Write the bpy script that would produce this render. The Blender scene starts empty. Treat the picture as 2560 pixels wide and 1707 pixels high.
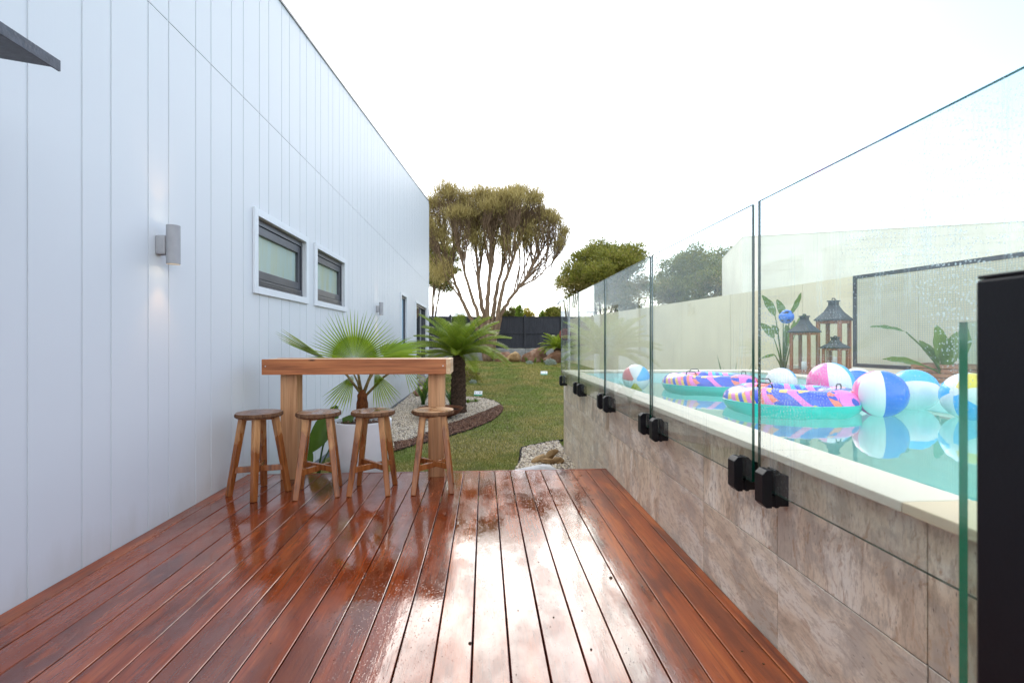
import bpy, bmesh, math, random
import numpy as np
from mathutils import Vector, Matrix, Quaternion
random.seed(7)
R = math.radians
scn = bpy.context.scene
COL = scn.collection

# ------------------------------------------------------------ camera
CAMZ, YAW, FPX = 1.25, R(3.35), 1180.0
cam_d = bpy.data.cameras.new('camera')
cam = bpy.data.objects.new('camera', cam_d); COL.objects.link(cam)
cam.location = (0, 0, CAMZ); cam.rotation_euler = (R(90), 0, -YAW)
cam_d.sensor_width = 36.0; cam_d.lens = 36.0 * FPX / 2560.0
cam_d.shift_y = -0.001
cam_d.clip_start = 0.02; cam_d.clip_end = 3000
cam_d.dof.use_dof = True; cam_d.dof.focus_distance = 4.2; cam_d.dof.aperture_fstop = 5.6
scn.camera = cam

# ------------------------------------------------------------ sky and sun
SUN_AZ, SUN_EL = -2.0, 33.0            # degrees, azimuth clockwise from +Y
wd = bpy.data.worlds.new('World'); scn.world = wd; wd.use_nodes = True
wn = wd.node_tree; wn.nodes.clear()
sky = wn.nodes.new('ShaderNodeTexSky'); sky.sky_type = 'NISHITA'; sky.sun_disc = False
sky.sun_elevation = R(SUN_EL); sky.sun_rotation = R(SUN_AZ)
sky.air_density = 1.0; sky.dust_density = 1.2; sky.ozone_density = 2.0
bg = wn.nodes.new('ShaderNodeBackground'); bg.inputs['Strength'].default_value = 0.15
wo = wn.nodes.new('ShaderNodeOutputWorld')
# thin high cloud veil over the clear sky
tc = wn.nodes.new('ShaderNodeTexCoord')
cn = wn.nodes.new('ShaderNodeTexNoise'); cn.inputs['Scale'].default_value = 2.2; cn.inputs['Detail'].default_value = 5
cr = wn.nodes.new('ShaderNodeValToRGB')
cr.color_ramp.elements[0].position = 0.38; cr.color_ramp.elements[0].color = (0.66,)*3 + (1,)
cr.color_ramp.elements[1].position = 0.68; cr.color_ramp.elements[1].color = (0.92,)*3 + (1,)
mx = wn.nodes.new('ShaderNodeMix'); mx.data_type = 'RGBA'
wn.links.new(tc.outputs['Generated'], cn.inputs['Vector'])
wn.links.new(cn.outputs['Fac'], cr.inputs['Fac'])
# the veil thins out towards the right, where clear blue shows through
nv = wn.nodes.new('ShaderNodeVectorMath'); nv.operation = 'DOT_PRODUCT'; nv.inputs[1].default_value = (0.80, 0.42, 0.43)
wn.links.new(tc.outputs['Generated'], nv.inputs[0])
rg_ = wn.nodes.new('ShaderNodeMapRange'); rg_.interpolation_type = 'SMOOTHSTEP'
for i_, v_ in ((1, 0.40), (2, 0.98), (3, 1.0), (4, 0.07)): rg_.inputs[i_].default_value = v_
wn.links.new(nv.outputs['Value'], rg_.inputs[0])
ml = wn.nodes.new('ShaderNodeMath'); ml.operation = 'MULTIPLY'
wn.links.new(cr.outputs['Color'], ml.inputs[0]); wn.links.new(rg_.outputs[0], ml.inputs[1])
wn.links.new(ml.outputs[0], mx.inputs[0])
wn.links.new(sky.outputs['Color'], mx.inputs[6])
mx.inputs[7].default_value = (6.9, 7.35, 7.95, 1)
wn.links.new(mx.outputs[2], bg.inputs['Color'])
wn.links.new(bg.outputs[0], wo.inputs[0])

sun_d = bpy.data.lights.new('sun', 'SUN'); sun_d.energy = 0.52; sun_d.angle = R(36); sun_d.color = (1.0, 0.93, 0.82)
sun = bpy.data.objects.new('sun', sun_d); COL.objects.link(sun)
sd = Vector((math.sin(R(SUN_AZ)) * math.cos(R(SUN_EL)), math.cos(R(SUN_AZ)) * math.cos(R(SUN_EL)), math.sin(R(SUN_EL))))
sun.rotation_euler = sd.to_track_quat('Z', 'Y').to_euler()
sun.location = sd * 60

scn.view_settings.view_transform = 'Standard'; scn.view_settings.look = 'None'
scn.view_settings.gamma = 1; scn.view_settings.use_curve_mapping = False
scn.view_settings.exposure = 1.33
cy = scn.cycles
cy.use_denoising = True
cy.max_bounces = 7; cy.diffuse_bounces = 3; cy.glossy_bounces = 3; cy.transmission_bounces = 3; cy.transparent_max_bounces = 16
cy.use_adaptive_sampling = True; cy.adaptive_threshold = 0.02
cy.sample_clamp_indirect = 6; cy.caustics_reflective = False; cy.caustics_refractive = False

# ------------------------------------------------------------ helpers
CY, SY = math.cos(YAW), math.sin(YAW)
def W(u, v, dep):                       # photo pixel + metres of depth -> place in the garden
    lat = (u - 1280.0) / FPX * dep
    return Vector((lat * CY + dep * SY, dep * CY - lat * SY, CAMZ - (v - 851.0) / FPX * dep))
def lawn_z(y):
    t = np.clip((np.asarray(y, float) - 12.0) / 14.0, 0, 1)
    return -0.42 + 0.5 * t * t * (3 - 2 * t)
def G(u, v):                            # where the line of sight meets the lawn
    dep = 1.67 * FPX / (v - 851.0)
    for _ in range(40):
        p = W(u, v, dep)
        dep = dep * 0.5 + 0.5 * (CAMZ - float(lawn_z(p.y))) * FPX / (v - 851.0)
    p = W(u, v, dep); return Vector((p.x, p.y, float(lawn_z(p.y))))
def GZ(u, v, z):
    return W(u, v, (CAMZ - z) * FPX / (v - 851.0))

def obj(name, me, mat=None, parent=None, loc=None, rot=None):
    o = bpy.data.objects.new(name, me); COL.objects.link(o)
    if mat is not None and me is not None and len(me.materials) == 0:
        for m in (mat if isinstance(mat, (list, tuple)) else [mat]): me.materials.append(m)
    if parent is not None: o.parent = parent
    if loc is not None: o.location = loc
    if rot is not None: o.rotation_euler = rot
    return o
def empty(name, loc=(0, 0, 0), rz=0.0):
    o = bpy.data.objects.new(name, None); COL.objects.link(o)
    o.location = loc; o.rotation_euler = (0, 0, rz); o.empty_display_size = 0.1
    return o
def tag(o, label, cat=None, group=None, kind=None):
    o['label'] = label
    if cat: o['category'] = cat
    if group: o['group'] = group
    if kind: o['kind'] = kind
    return o
def me_from(verts, faces, smooth=False, mi=None, name='m'):
    me = bpy.data.meshes.new(name)
    me.from_pydata([tuple(map(float, v)) for v in verts], [], [tuple(f) for f in faces])
    if smooth: me.polygons.foreach_set('use_smooth', [True] * len(me.polygons))
    if mi is not None: me.polygons.foreach_set('material_index', mi)
    me.update(); return me
def me_np(V, F, smooth=False):          # fast path: V (n,3), F (m,k) numpy
    me = bpy.data.meshes.new('m')
    n, (m, k) = len(V), F.shape
    me.vertices.add(n); me.vertices.foreach_set('co', np.asarray(V, np.float32).ravel())
    me.loops.add(m * k); me.loops.foreach_set('vertex_index', F.astype(np.int32).ravel())
    me.polygons.add(m); me.polygons.foreach_set('loop_start', np.arange(0, m * k, k, dtype=np.int32))
    me.polygons.foreach_set('loop_total', np.full(m, k, np.int32))
    if smooth: me.polygons.foreach_set('use_smooth', np.ones(m, bool))
    me.update(calc_edges=True); me.validate(); return me
class MB:
    def __init__(s): s.v = []; s.f = []; s.mi = []
    def add(s, vs, fs, mi=0):
        b = len(s.v); s.v += [tuple(v) for v in vs]; s.f += [tuple(b + i for i in f) for f in fs]; s.mi += [mi] * len(fs)
    def box(s, x0, x1, y0, y1, z0, z1, mi=0):
        s.add([(x0,y0,z0),(x1,y0,z0),(x1,y1,z0),(x0,y1,z0),(x0,y0,z1),(x1,y0,z1),(x1,y1,z1),(x0,y1,z1)],
              [(0,3,2,1),(4,5,6,7),(0,1,5,4),(1,2,6,5),(2,3,7,6),(3,0,4,7)], mi)
    def beam(s, p, q, w0, w1, d0=None, d1=None, ref=(0, 1, 0), mi=0):
        p, q = Vector(p), Vector(q); t = (q - p).normalized()
        a = t.cross(Vector(ref)).normalized(); b = a.cross(t).normalized()
        d0 = d0 or w0; d1 = d1 or w1
        vs = []
        for c, w, d in ((p, w0, d0), (q, w1, d1)):
            for sx, sy in ((-1,-1),(1,-1),(1,1),(-1,1)): vs.append(c + a * (sx * w / 2) + b * (sy * d / 2))
        s.add(vs, [(0,3,2,1),(4,5,6,7),(0,1,5,4),(1,2,6,5),(2,3,7,6),(3,0,4,7)], mi)
    def tube(s, pts, rad, n=6, mi=0, cap=True):
        pts = [Vector(p) for p in pts]; rings = []
        b = len(s.v); ref = Vector((0.3, 0.2, 1)).normalized()
        for i, p in enumerate(pts):
            t = (pts[min(i + 1, len(pts) - 1)] - pts[max(i - 1, 0)])
            t = t.normalized() if t.length > 1e-9 else Vector((0, 0, 1))
            a = t.cross(ref)
            if a.length < 1e-3: a = t.cross(Vector((1, 0, 0)))
            a.normalize(); c = t.cross(a)
            r = rad[i] if hasattr(rad, '__len__') else rad
            for k in range(n):
                an = 2 * math.pi * k / n
                s.v.append(tuple(p + a * (math.cos(an) * r) + c * (math.sin(an) * r)))
        for i in range(len(pts) - 1):
            for k in range(n):
                s.f.append((b + i*n + k, b + i*n + (k+1) % n, b + (i+1)*n + (k+1) % n, b + (i+1)*n + k)); s.mi.append(mi)
        if cap:
            s.f.append(tuple(b + k for k in reversed(range(n)))); s.mi.append(mi)
            e = b + (len(pts) - 1) * n; s.f.append(tuple(e + k for k in range(n))); s.mi.append(mi)
    def lathe(s, prof, n=32, mi=0, c=(0, 0, 0), jit=None):
        b = len(s.v)
        for i, (r, z) in enumerate(prof):
            for k in range(n):
                an = 2 * math.pi * k / n; rr = r * (jit(i, k) if jit else 1)
                s.v.append((c[0] + rr * math.cos(an), c[1] + rr * math.sin(an), c[2] + z))
        for i in range(len(prof) - 1):
            for k in range(n):
                s.f.append((b + i*n + k, b + i*n + (k+1) % n, b + (i+1)*n + (k+1) % n, b + (i+1)*n + k)); s.mi.append(mi)
        if prof[0][0] > 1e-4: s.f.append(tuple(b + k for k in reversed(range(n)))); s.mi.append(mi)
        if prof[-1][0] > 1e-4:
            e = b + (len(prof) - 1) * n; s.f.append(tuple(e + k for k in range(n))); s.mi.append(mi)
    def me(s, smooth=False): return me_from(s.v, s.f, smooth, s.mi)
def bev(o, w, seg=2):
    m = o.modifiers.new('bevel', 'BEVEL'); m.width = w; m.segments = seg; m.limit_method = 'ANGLE'; m.angle_limit = R(40)
    return o
def box_me(x0, x1, y0, y1, z0, z1):
    m = MB(); m.box(x0, x1, y0, y1, z0, z1); return m.me()
def smooth_angle(me, ang=35):
    me.polygons.foreach_set('use_smooth', [True] * len(me.polygons))
    try: me.set_sharp_from_angle(angle=R(ang))
    except Exception: pass
    return me

# ------------------------------------------------------------ material helpers
def mat(name):
    m = bpy.data.materials.new(name); m.use_nodes = True
    nt = m.node_tree; nt.nodes.clear()
    out = nt.nodes.new('ShaderNodeOutputMaterial')
    return m, nt, out
def n(nt, typ, **k):
    nd = nt.nodes.new('ShaderNode' + typ)
    for key, v in k.items():
        if key[0] == '_': setattr(nd, key[1:], v); continue
        s = nd.inputs[int(key[1:])] if key[0] == 'i' and key[1:].isdigit() else nd.inputs[key.replace('_', ' ')]
        if isinstance(v, bpy.types.NodeSocket): nt.links.new(v, s)
        else:
            if hasattr(s.default_value, '__len__') and not isinstance(v, str):
                v = tuple(v) + ((1,) if len(s.default_value) == 4 and len(v) == 3 else ())
            s.default_value = v
    return nd
def ramp(nt, fac, els, interp='LINEAR'):
    nd = nt.nodes.new('ShaderNodeValToRGB'); cr = nd.color_ramp; cr.interpolation = interp
    while len(cr.elements) < len(els): cr.elements.new(0.5)
    for e, (p, c) in zip(cr.elements, els):
        e.position = p; e.color = (tuple(c) if hasattr(c, '__len__') else (c, c, c)) + (1,)
    nt.links.new(fac, nd.inputs[0]); return nd.outputs[0]
def mixc(nt, fac, a, b, mode='MIX'):
    nd = nt.nodes.new('ShaderNodeMix'); nd.data_type = 'RGBA'; nd.blend_type = mode
    for i, v in ((0, fac), (6, a), (7, b)):
        if isinstance(v, bpy.types.NodeSocket): nt.links.new(v, nd.inputs[i])
        else: nd.inputs[i].default_value = v if i == 0 else tuple(v) + (1,)
    return nd.outputs[2]
def math_(nt, op, a, b=0.0, clamp=False):
    nd = nt.nodes.new('ShaderNodeMath'); nd.operation = op; nd.use_clamp = clamp
    for i, v in ((0, a), (1, b)):
        if isinstance(v, bpy.types.NodeSocket): nt.links.new(v, nd.inputs[i])
        else: nd.inputs[i].default_value = v
    return nd.outputs[0]
def coords(nt, kind='Object', scale=(1, 1, 1), rot=(0, 0, 0), rnd=False):
    if kind == 'World': v = n(nt, 'NewGeometry').outputs['Position']
    else: v = n(nt, 'TexCoord').outputs[kind]
    if rnd:
        r = n(nt, 'ObjectInfo').outputs['Random']
        v = n(nt, 'VectorMath', _operation='ADD', i0=v, i1=n(nt, 'CombineXYZ', X=math_(nt, 'MULTIPLY', r, 37.0), Y=math_(nt, 'MULTIPLY', r, 91.0), Z=math_(nt, 'MULTIPLY', r, 53.0)).outputs[0]).outputs[0]
    return n(nt, 'Mapping', Vector=v, Scale=scale, Rotation=rot).outputs[0]
def noise(nt, v, s, d=3, rough=0.55): return n(nt, 'TexNoise', Vector=v, Scale=s, Detail=d, Roughness=rough).outputs['Fac']
def bump(nt, h, strength=0.3, dist=0.01): return n(nt, 'Bump', Height=h, Strength=strength, Distance=dist).outputs[0]
def principled(nt, out, **k):
    p = n(nt, 'BsdfPrincipled', **k); nt.links.new(p.outputs[0], out.inputs[0]); return p
def hexc(r, g, b):                      # sRGB 0-255 -> linear
    f = lambda c: ((c / 255 + 0.055) / 1.055) ** 2.4 if c > 10 else c / 255 / 12.92
    return (f(r), f(g), f(b))
def simple(name, col, rough=0.5, spec=0.5, var=0.12, nscale=6.0, bs=0.0, bscale=60.0, metal=0.0):
    m, nt, out = mat(name); v = coords(nt, rnd=True)
    f = noise(nt, v, nscale, 4)
    c = mixc(nt, ramp(nt, f, [(0.3, 0.0), (0.7, 1.0)]), tuple(x * (1 - var) for x in col), tuple(min(1, x * (1 + var)) for x in col))
    k = dict(Base_Color=c, Roughness=rough, Specular_IOR_Level=spec, Metallic=metal)
    if bs: k['Normal'] = bump(nt, noise(nt, v, bscale, 4), bs)
    principled(nt, out, **k); return m
def timber(name, dark, mid, light, axis=0, sc=1.0, rough=0.5, wet=0.0, knots=True):
    m, nt, out = mat(name)
    s = [26 * sc] * 3; s[axis] = 1.1 * sc
    v = coords(nt, scale=s, rnd=True)
    f1 = noise(nt, v, 1.0, 6, 0.62)
    s2 = [95 * sc] * 3; s2[axis] = 2.2 * sc
    f2 = noise(nt, coords(nt, scale=s2, rnd=True), 1.0, 3)
    s3 = [4 * sc] * 3; s3[axis] = 1.2 * sc
    f3 = noise(nt, coords(nt, scale=s3, rnd=True), 1.0, 3)
    c = ramp(nt, f1, [(0.28, dark), (0.47, mid), (0.72, light)])
    c = mixc(nt, ramp(nt, f2, [(0.33, 1.0), (0.5, 0.0)]), c, mixc(nt, 0.55, c, dark))
    c = mixc(nt, ramp(nt, f3, [(0.35, 0.55), (0.65, 0.0)]), c, mixc(nt, 0.5, c, dark))
    if knots:
        sk = [7 * sc] * 3; sk[axis] = 2.4 * sc
        d = n(nt, 'TexVoronoi', Vector=coords(nt, scale=sk, rnd=True), Scale=1.0).outputs['Distance']
        c = mixc(nt, ramp(nt, d, [(0.035, 0.85), (0.10, 0.0)]), c, tuple(x * 0.25 for x in dark))
    rg = ramp(nt, f3, [(0.35, max(0.08, rough - wet)), (0.65, rough)])
    principled(nt, out, Base_Color=c, Roughness=rg, Specular_IOR_Level=0.45, Normal=bump(nt, math_(nt, 'ADD', f1, f2), 0.25, 0.003))
    return m
def foliage(name, cols, rough=0.45, trans=0.35, spec=0.4, tcol=(0.35, 0.5, 0.06)):
    m, nt, out = mat(name)
    r = n(nt, 'NewGeometry').outputs['Random Per Island']
    nv = noise(nt, coords(nt, 'World'), 1.3, 3)
    f = math_(nt, 'ADD', math_(nt, 'MULTIPLY', r, 0.7), math_(nt, 'MULTIPLY', ramp(nt, nv, [(0.35, 0.0), (0.65, 1.0)]), 0.3))
    c = ramp(nt, f, [(i / max(1, len(cols) - 1), x) for i, x in enumerate(cols)])
    p = n(nt, 'BsdfPrincipled', Base_Color=c, Roughness=rough, Specular_IOR_Level=spec)
    t = n(nt, 'BsdfTranslucent', Color=mixc(nt, 0.5, c, tcol, 'MIX'))
    mxs = n(nt, 'MixShader', i0=trans, i1=p.outputs[0], i2=t.outputs[0])
    nt.links.new(mxs.outputs[0], out.inputs[0]); return m
def schlick(nt, f0):
    fc = n(nt, 'LayerWeight', Blend=0.5).outputs['Facing']
    return math_(nt, 'ADD', math_(nt, 'MULTIPLY', math_(nt, 'POWER', fc, 5.0), 1 - f0), f0, True)

# ------------------------------------------------------------ materials
def m_cladding():
    m, nt, out = mat('white_cladding_paint')
    v = coords(nt, 'World')
    f = noise(nt, v, 0.9, 4)
    c = mixc(nt, f, (0.615, 0.64, 0.665), (0.65, 0.67, 0.69))
    # rain splash dirt low down on the boards, its edge broken up by noise
    z = n(nt, 'SeparateXYZ', Vector=v).outputs['Z']
    st = noise(nt, coords(nt, 'World', scale=(1, 6, 1.2)), 1.2, 5)
    d = math_(nt, 'ADD', z, math_(nt, 'MULTIPLY', math_(nt, 'SUBTRACT', st, 0.5), 0.5))
    c = mixc(nt, ramp(nt, d, [(0.0, 0.28), (0.2, 0.0)]), c, (0.42, 0.40, 0.34))
    fine = noise(nt, coords(nt, 'World', scale=(1, 60, 3)), 1.0, 3)
    principled(nt, out, Base_Color=c, Roughness=0.5, Specular_IOR_Level=0.35, Normal=bump(nt, fine, 0.05, 0.004))
    return m
def m_deck():
    m, nt, out = mat('wet_deck_hardwood')
    v = coords(nt, scale=(16, 0.8, 16), rnd=True)
    f1 = noise(nt, v, 1.0, 6, 0.6)
    f2 = noise(nt, coords(nt, scale=(120, 5, 120), rnd=True), 1.0, 3)
    f3 = noise(nt, coords(nt, 'World', scale=(1.7, 0.8, 1)), 1.5, 6, 0.62)
    f4 = noise(nt, coords(nt, scale=(5, 1.4, 5), rnd=True), 1.0, 5, 0.65)
    rr = n(nt, 'ObjectInfo').outputs['Random']
    c = ramp(nt, f1, [(0.28, (0.12, 0.022, 0.009)), (0.5, (0.30, 0.066, 0.016)), (0.75, (0.50, 0.15, 0.035))])
    c = mixc(nt, ramp(nt, f2, [(0.32, 0.6), (0.5, 0.0)]), c, (0.07, 0.016, 0.008))
    c = mixc(nt, ramp(nt, f4, [(0.42, 0.65), (0.54, 0.0)]), c, (0.055, 0.019, 0.015))
    c = mixc(nt, math_(nt, 'MULTIPLY', rr, 0.35), c, (0.34, 0.085, 0.024))
    # rain-wet area: the middle of the deck, broken edges; drier under the wall lines
    pos = n(nt, 'NewGeometry').outputs['Position']
    x = n(nt, 'SeparateXYZ', Vector=pos).outputs['X']
    edge = ramp(nt, math_(nt, 'ADD', math_(nt, 'DIVIDE', x, 4.0), 0.6), [(0.03, 0.0), (0.10, 1.0), (0.70, 1.0), (0.83, 0.25), (0.90, 0.0)])
    wet = math_(nt, 'ADD', edge, math_(nt, 'MULTIPLY', math_(nt, 'SUBTRACT', f3, 0.5), 1.5))
    wet = ramp(nt, wet, [(0.25, 0.0), (0.70, 1.0)])
    c = mixc(nt, math_(nt, 'MULTIPLY', wet, 0.75), c, mixc(nt, 1.0, c, (0.62, 0.42, 0.38), 'MULTIPLY'))
    puddle = ramp(nt, f3, [(0.42, 0.0), (0.58, 1.0)])
    rough = mixc(nt, wet, (0.42,) * 3, mixc(nt, puddle, (0.22,) * 3, (0.055,) * 3))
    drops = n(nt, 'TexVoronoi', Vector=coords(nt, 'World'), Scale=70.0, Randomness=1.0).outputs['Distance']
    dm = ramp(nt, drops, [(0.0, 1.0), (0.28, 0.0)])
    rip = noise(nt, coords(nt, 'World', scale=(22, 9, 1)), 1.0, 4)
    gr = math_(nt, 'MULTIPLY', f2, math_(nt, 'SUBTRACT', 1.0, math_(nt, 'MULTIPLY', wet, 0.8)))
    h = math_(nt, 'ADD', math_(nt, 'MULTIPLY', gr, 0.6), math_(nt, 'ADD', math_(nt, 'MULTIPLY', rip, 0.35), math_(nt, 'MULTIPLY', math_(nt, 'MULTIPLY', dm, noise(nt, coords(nt, 'World'), 5.0, 2)), 0.5)))
    nm = bump(nt, h, 0.35, 0.004)
    principled(nt, out, Base_Color=c, Roughness=rough, IOR=1.5, Specular_IOR_Level=0.38, Coat_Weight=math_(nt, 'MULTIPLY', wet, math_(nt, 'ADD', math_(nt, 'MULTIPLY', puddle, 0.7), 0.3)), Coat_IOR=1.45, Coat_Roughness=mixc(nt, puddle, (0.16,) * 3, (0.04,) * 3), Normal=nm, Coat_Normal=nm)
    return m
def m_travertine():
    m, nt, out = mat('travertine_stone')
    rr = n(nt, 'ObjectInfo').outputs['Random']
    rot = n(nt, 'CombineXYZ', X=math_(nt, 'MULTIPLY', math_(nt, 'GREATER_THAN', rr, 0.5), 1.4)).outputs[0]
    base = coords(nt, rnd=True)
    vr = n(nt, 'VectorRotate', _rotation_type='EULER_XYZ', Vector=base, Rotation=rot).outputs[0]
    vs = n(nt, 'Mapping', Vector=vr, Scale=(5, 9, 2.0)).outputs[0]
    warp = n(nt, 'VectorMath', _operation='ADD', i0=vs, i1=n(nt, 'VectorMath', _operation='SCALE', i0=n(nt, 'TexNoise', Vector=base, Scale=4.0, Detail=4.0).outputs['Color'], Scale=1.6).outputs[0]).outputs[0]
    f1 = noise(nt, warp, 1.0, 7, 0.65)
    f2 = noise(nt, base, 3.6, 7, 0.68)
    f3 = noise(nt, warp, 4.0, 6, 0.7)
    c = ramp(nt, f1, [(0.35, (0.42, 0.31, 0.215)), (0.43, (0.68, 0.54, 0.39)), (0.50, (0.84, 0.71, 0.54)), (0.60, (0.92, 0.85, 0.72))])
    c = mixc(nt, ramp(nt, f2, [(0.42, 0.8), (0.50, 0.0)]), c, (0.47, 0.41, 0.34))
    c = mixc(nt, ramp(nt, noise(nt, base, 2.1, 5, 0.6), [(0.52, 0.0), (0.60, 0.6)]), c, (0.80, 0.66, 0.47))
    c = mixc(nt, ramp(nt, f3, [(0.53, 0.0), (0.64, 0.75)]), c, (0.42, 0.24, 0.12))
    f5 = noise(nt, n(nt, 'Mapping', Vector=vr, Scale=(60, 60, 18)).outputs[0], 1.0, 4, 0.7)
    c = mixc(nt, ramp(nt, f5, [(0.36, 0.5), (0.5, 0.0)]), c, (0.26, 0.19, 0.135))
    pits = n(nt, 'TexVoronoi', Vector=n(nt, 'Mapping', Vector=vr, Scale=(40, 60, 22)).outputs[0], Scale=1.0).outputs['Distance']
    pm = math_(nt, 'MULTIPLY', ramp(nt, pits, [(0.05, 1.0), (0.16, 0.0)]), ramp(nt, f2, [(0.5, 1.0), (0.62, 0.0)]))
    c = mixc(nt, math_(nt, 'MULTIPLY', pm, 0.8), c, (0.10, 0.07, 0.05))
    c = mixc(nt, math_(nt, 'MULTIPLY', rr, 0.45), c, mixc(nt, rr, (0.66, 0.56, 0.43), (0.56, 0.47, 0.40)))
    h = math_(nt, 'SUBTRACT', math_(nt, 'MULTIPLY', f3, 0.4), pm)
    principled(nt, out, Base_Color=c, Roughness=ramp(nt, f1, [(0.3, 0.35), (0.7, 0.6)]), Specular_IOR_Level=0.4, Normal=bump(nt, h, 0.3, 0.006))
    return m
def m_glass(name, tint, haze, streak, drops=True):
    m, nt, out = mat(name)
    tr = n(nt, 'BsdfTransparent', Color=tint)
    gl = n(nt, 'BsdfGlossy', Color=(0.96, 1, 0.98), Roughness=0.0)
    s1 = n(nt, 'MixShader', i0=schlick(nt, 0.04), i1=tr.outputs[0], i2=gl.outputs[0])
    last = s1
    if drops:
        v = coords(nt, rnd=True)
        cov = noise(nt, v, 1.6, 3)
        run = noise(nt, n(nt, 'Mapping', Vector=v, Scale=(1, 70, 2.2)).outputs[0], 1.0, 3)
        vd = n(nt, 'TexVoronoi', Vector=n(nt, 'Mapping', Vector=v, Scale=(1, 100, 90)).outputs[0], Scale=1.0)
        size = math_(nt, 'MULTIPLY', n(nt, 'SeparateColor', i0=vd.outputs['Color']).outputs[0], ramp(nt, cov, [(0.43, 0.0), (0.66, 0.42)]))
        dmask = math_(nt, 'LESS_THAN', vd.outputs['Distance'], size)
        smask = math_(nt, 'MULTIPLY', ramp(nt, run, [(0.58, 0.0), (0.75, 1.0)]), ramp(nt, cov, [(0.45, 0.0), (0.65, streak)]))
        fac = math_(nt, 'ADD', math_(nt, 'ADD', math_(nt, 'MULTIPLY', dmask, 0.5), smask), haze, True)
        wt = n(nt, 'MixShader', i0=0.6, i1=n(nt, 'BsdfDiffuse', Color=(0.85, 0.88, 0.88)).outputs[0], i2=n(nt, 'BsdfTranslucent', Color=(0.9, 0.93, 0.93)).outputs[0])
        last = n(nt, 'MixShader', i0=fac, i1=s1.outputs[0], i2=wt.outputs[0])
    nt.links.new(last.outputs[0], out.inputs[0]); return m
def m_water():
    m, nt, out = mat('pool_water_surface')
    v = coords(nt, 'World', scale=(1, 1, 1))
    nm = bump(nt, noise(nt, v, 2.4, 3), 0.07, 0.02)
    fr = n(nt, 'LayerWeight', Blend=0.5, Normal=nm).outputs['Facing']
    fac = math_(nt, 'ADD', math_(nt, 'MULTIPLY', math_(nt, 'POWER', fr, 5.0), 0.97), 0.025, True)
    tr = n(nt, 'BsdfTransparent', Color=(0.70, 0.965, 0.93))
    gl = n(nt, 'BsdfGlossy', Color=(1, 1, 1), Roughness=0.015, Normal=nm)
    mxs = n(nt, 'MixShader', i0=fac, i1=tr.outputs[0], i2=gl.outputs[0])
    nt.links.new(mxs.outputs[0], out.inputs[0]); return m
def m_basin():
    m, nt, out = mat('pool_mosaic')
    v = coords(nt, 'World')
    b = n(nt, 'TexBrick', Vector=coords(nt, 'World', rot=(R(90), 0, 0)), Scale=4.0, Color1=(0.72, 0.93, 0.90), Color2=(0.68, 0.90, 0.88), Mortar=(0.80, 0.92, 0.90), Mortar_Size=0.012, _offset=0.0)
    b.inputs['Brick Width'].default_value = 0.5; b.inputs['Row Height'].default_value = 0.5
    principled(nt, out, Base_Color=mixc(nt, noise(nt, v, 2.0, 3), b.outputs['Color'], (0.64, 0.90, 0.88)), Roughness=0.4)
    return m
def m_island(name, cols, rough=0.75, spec=0.3, bs=0.0):
    m, nt, out = mat(name)
    r = n(nt, 'NewGeometry').outputs['Random Per Island']
    c = ramp(nt, r, [(i / (len(cols) - 1), x) for i, x in enumerate(cols)])
    f = noise(nt, coords(nt, 'World'), 40.0, 3)
    c = mixc(nt, ramp(nt, f, [(0.3, 0.35), (0.7, 0.0)]), c, mixc(nt, 0.6, c, (0.03, 0.025, 0.02)))
    principled(nt, out, Base_Color=c, Roughness=rough, Specular_IOR_Level=spec); return m
def m_soil(name, a, b, scale=30):
    m, nt, out = mat(name); v = coords(nt, 'World')
    f = noise(nt, v, scale, 6, 0.7); g = noise(nt, v, 0.8, 4)
    c = mixc(nt, ramp(nt, f, [(0.35, 0.0), (0.65, 1.0)]), a, b)
    c = mixc(nt, ramp(nt, g, [(0.35, 0.4), (0.65, 0.0)]), c, tuple(x * 0.6 for x in a))
    principled(nt, out, Base_Color=c, Roughness=0.9, Specular_IOR_Level=0.15, Normal=bump(nt, f, 0.6, 0.02)); return m
def m_grass():
    m, nt, out = mat('lawn_blades')
    r = n(nt, 'NewGeometry').outputs['Random Per Island']
    v = coords(nt, 'World')
    g = noise(nt, v, 0.75, 5, 0.6); g2 = noise(nt, v, 3.0, 4)
    c = ramp(nt, r, [(0.0, (0.13, 0.14, 0.026)), (0.40, (0.25, 0.235, 0.05)), (0.66, (0.40, 0.34, 0.09)), (1.0, (0.62, 0.50, 0.23))])
    c = mixc(nt, ramp(nt, g, [(0.42, 0.0), (0.56, 0.85)]), c, mixc(nt, 1.0, c, (0.5, 0.82, 0.5), 'MULTIPLY'))
    c = mixc(nt, ramp(nt, g2, [(0.5, 0.0), (0.7, 0.5)]), c, (0.22, 0.19, 0.08))
    p = n(nt, 'BsdfPrincipled', Base_Color=c, Roughness=0.6, Specular_IOR_Level=0.25)
    t = n(nt, 'BsdfTranslucent', Color=c)
    mxs = n(nt, 'MixShader', i0=0.3, i1=p.outputs[0], i2=t.outputs[0])
    nt.links.new(mxs.outputs[0], out.inputs[0]); return m
def m_fluted():
    m, nt, out = mat('fluted_obscure_glass')
    v = coords(nt, 'World')
    wv = n(nt, 'TexWave', Vector=v, Scale=14.0, Distortion=0.0, _wave_type='BANDS', _bands_direction='Y').outputs['Fac']
    f = noise(nt, coords(nt, 'World', scale=(1, 5, 0.8)), 1.4, 4)
    c = mixc(nt, ramp(nt, f, [(0.35, 0.0), (0.68, 1.0)]), (0.42, 0.56, 0.55), (0.46, 0.52, 0.36))
    principled(nt, out, Base_Color=c, Roughness=0.18, Specular_IOR_Level=0.8, Coat_Weight=0.5, Normal=bump(nt, wv, 0.5, 0.006)); return m
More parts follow.
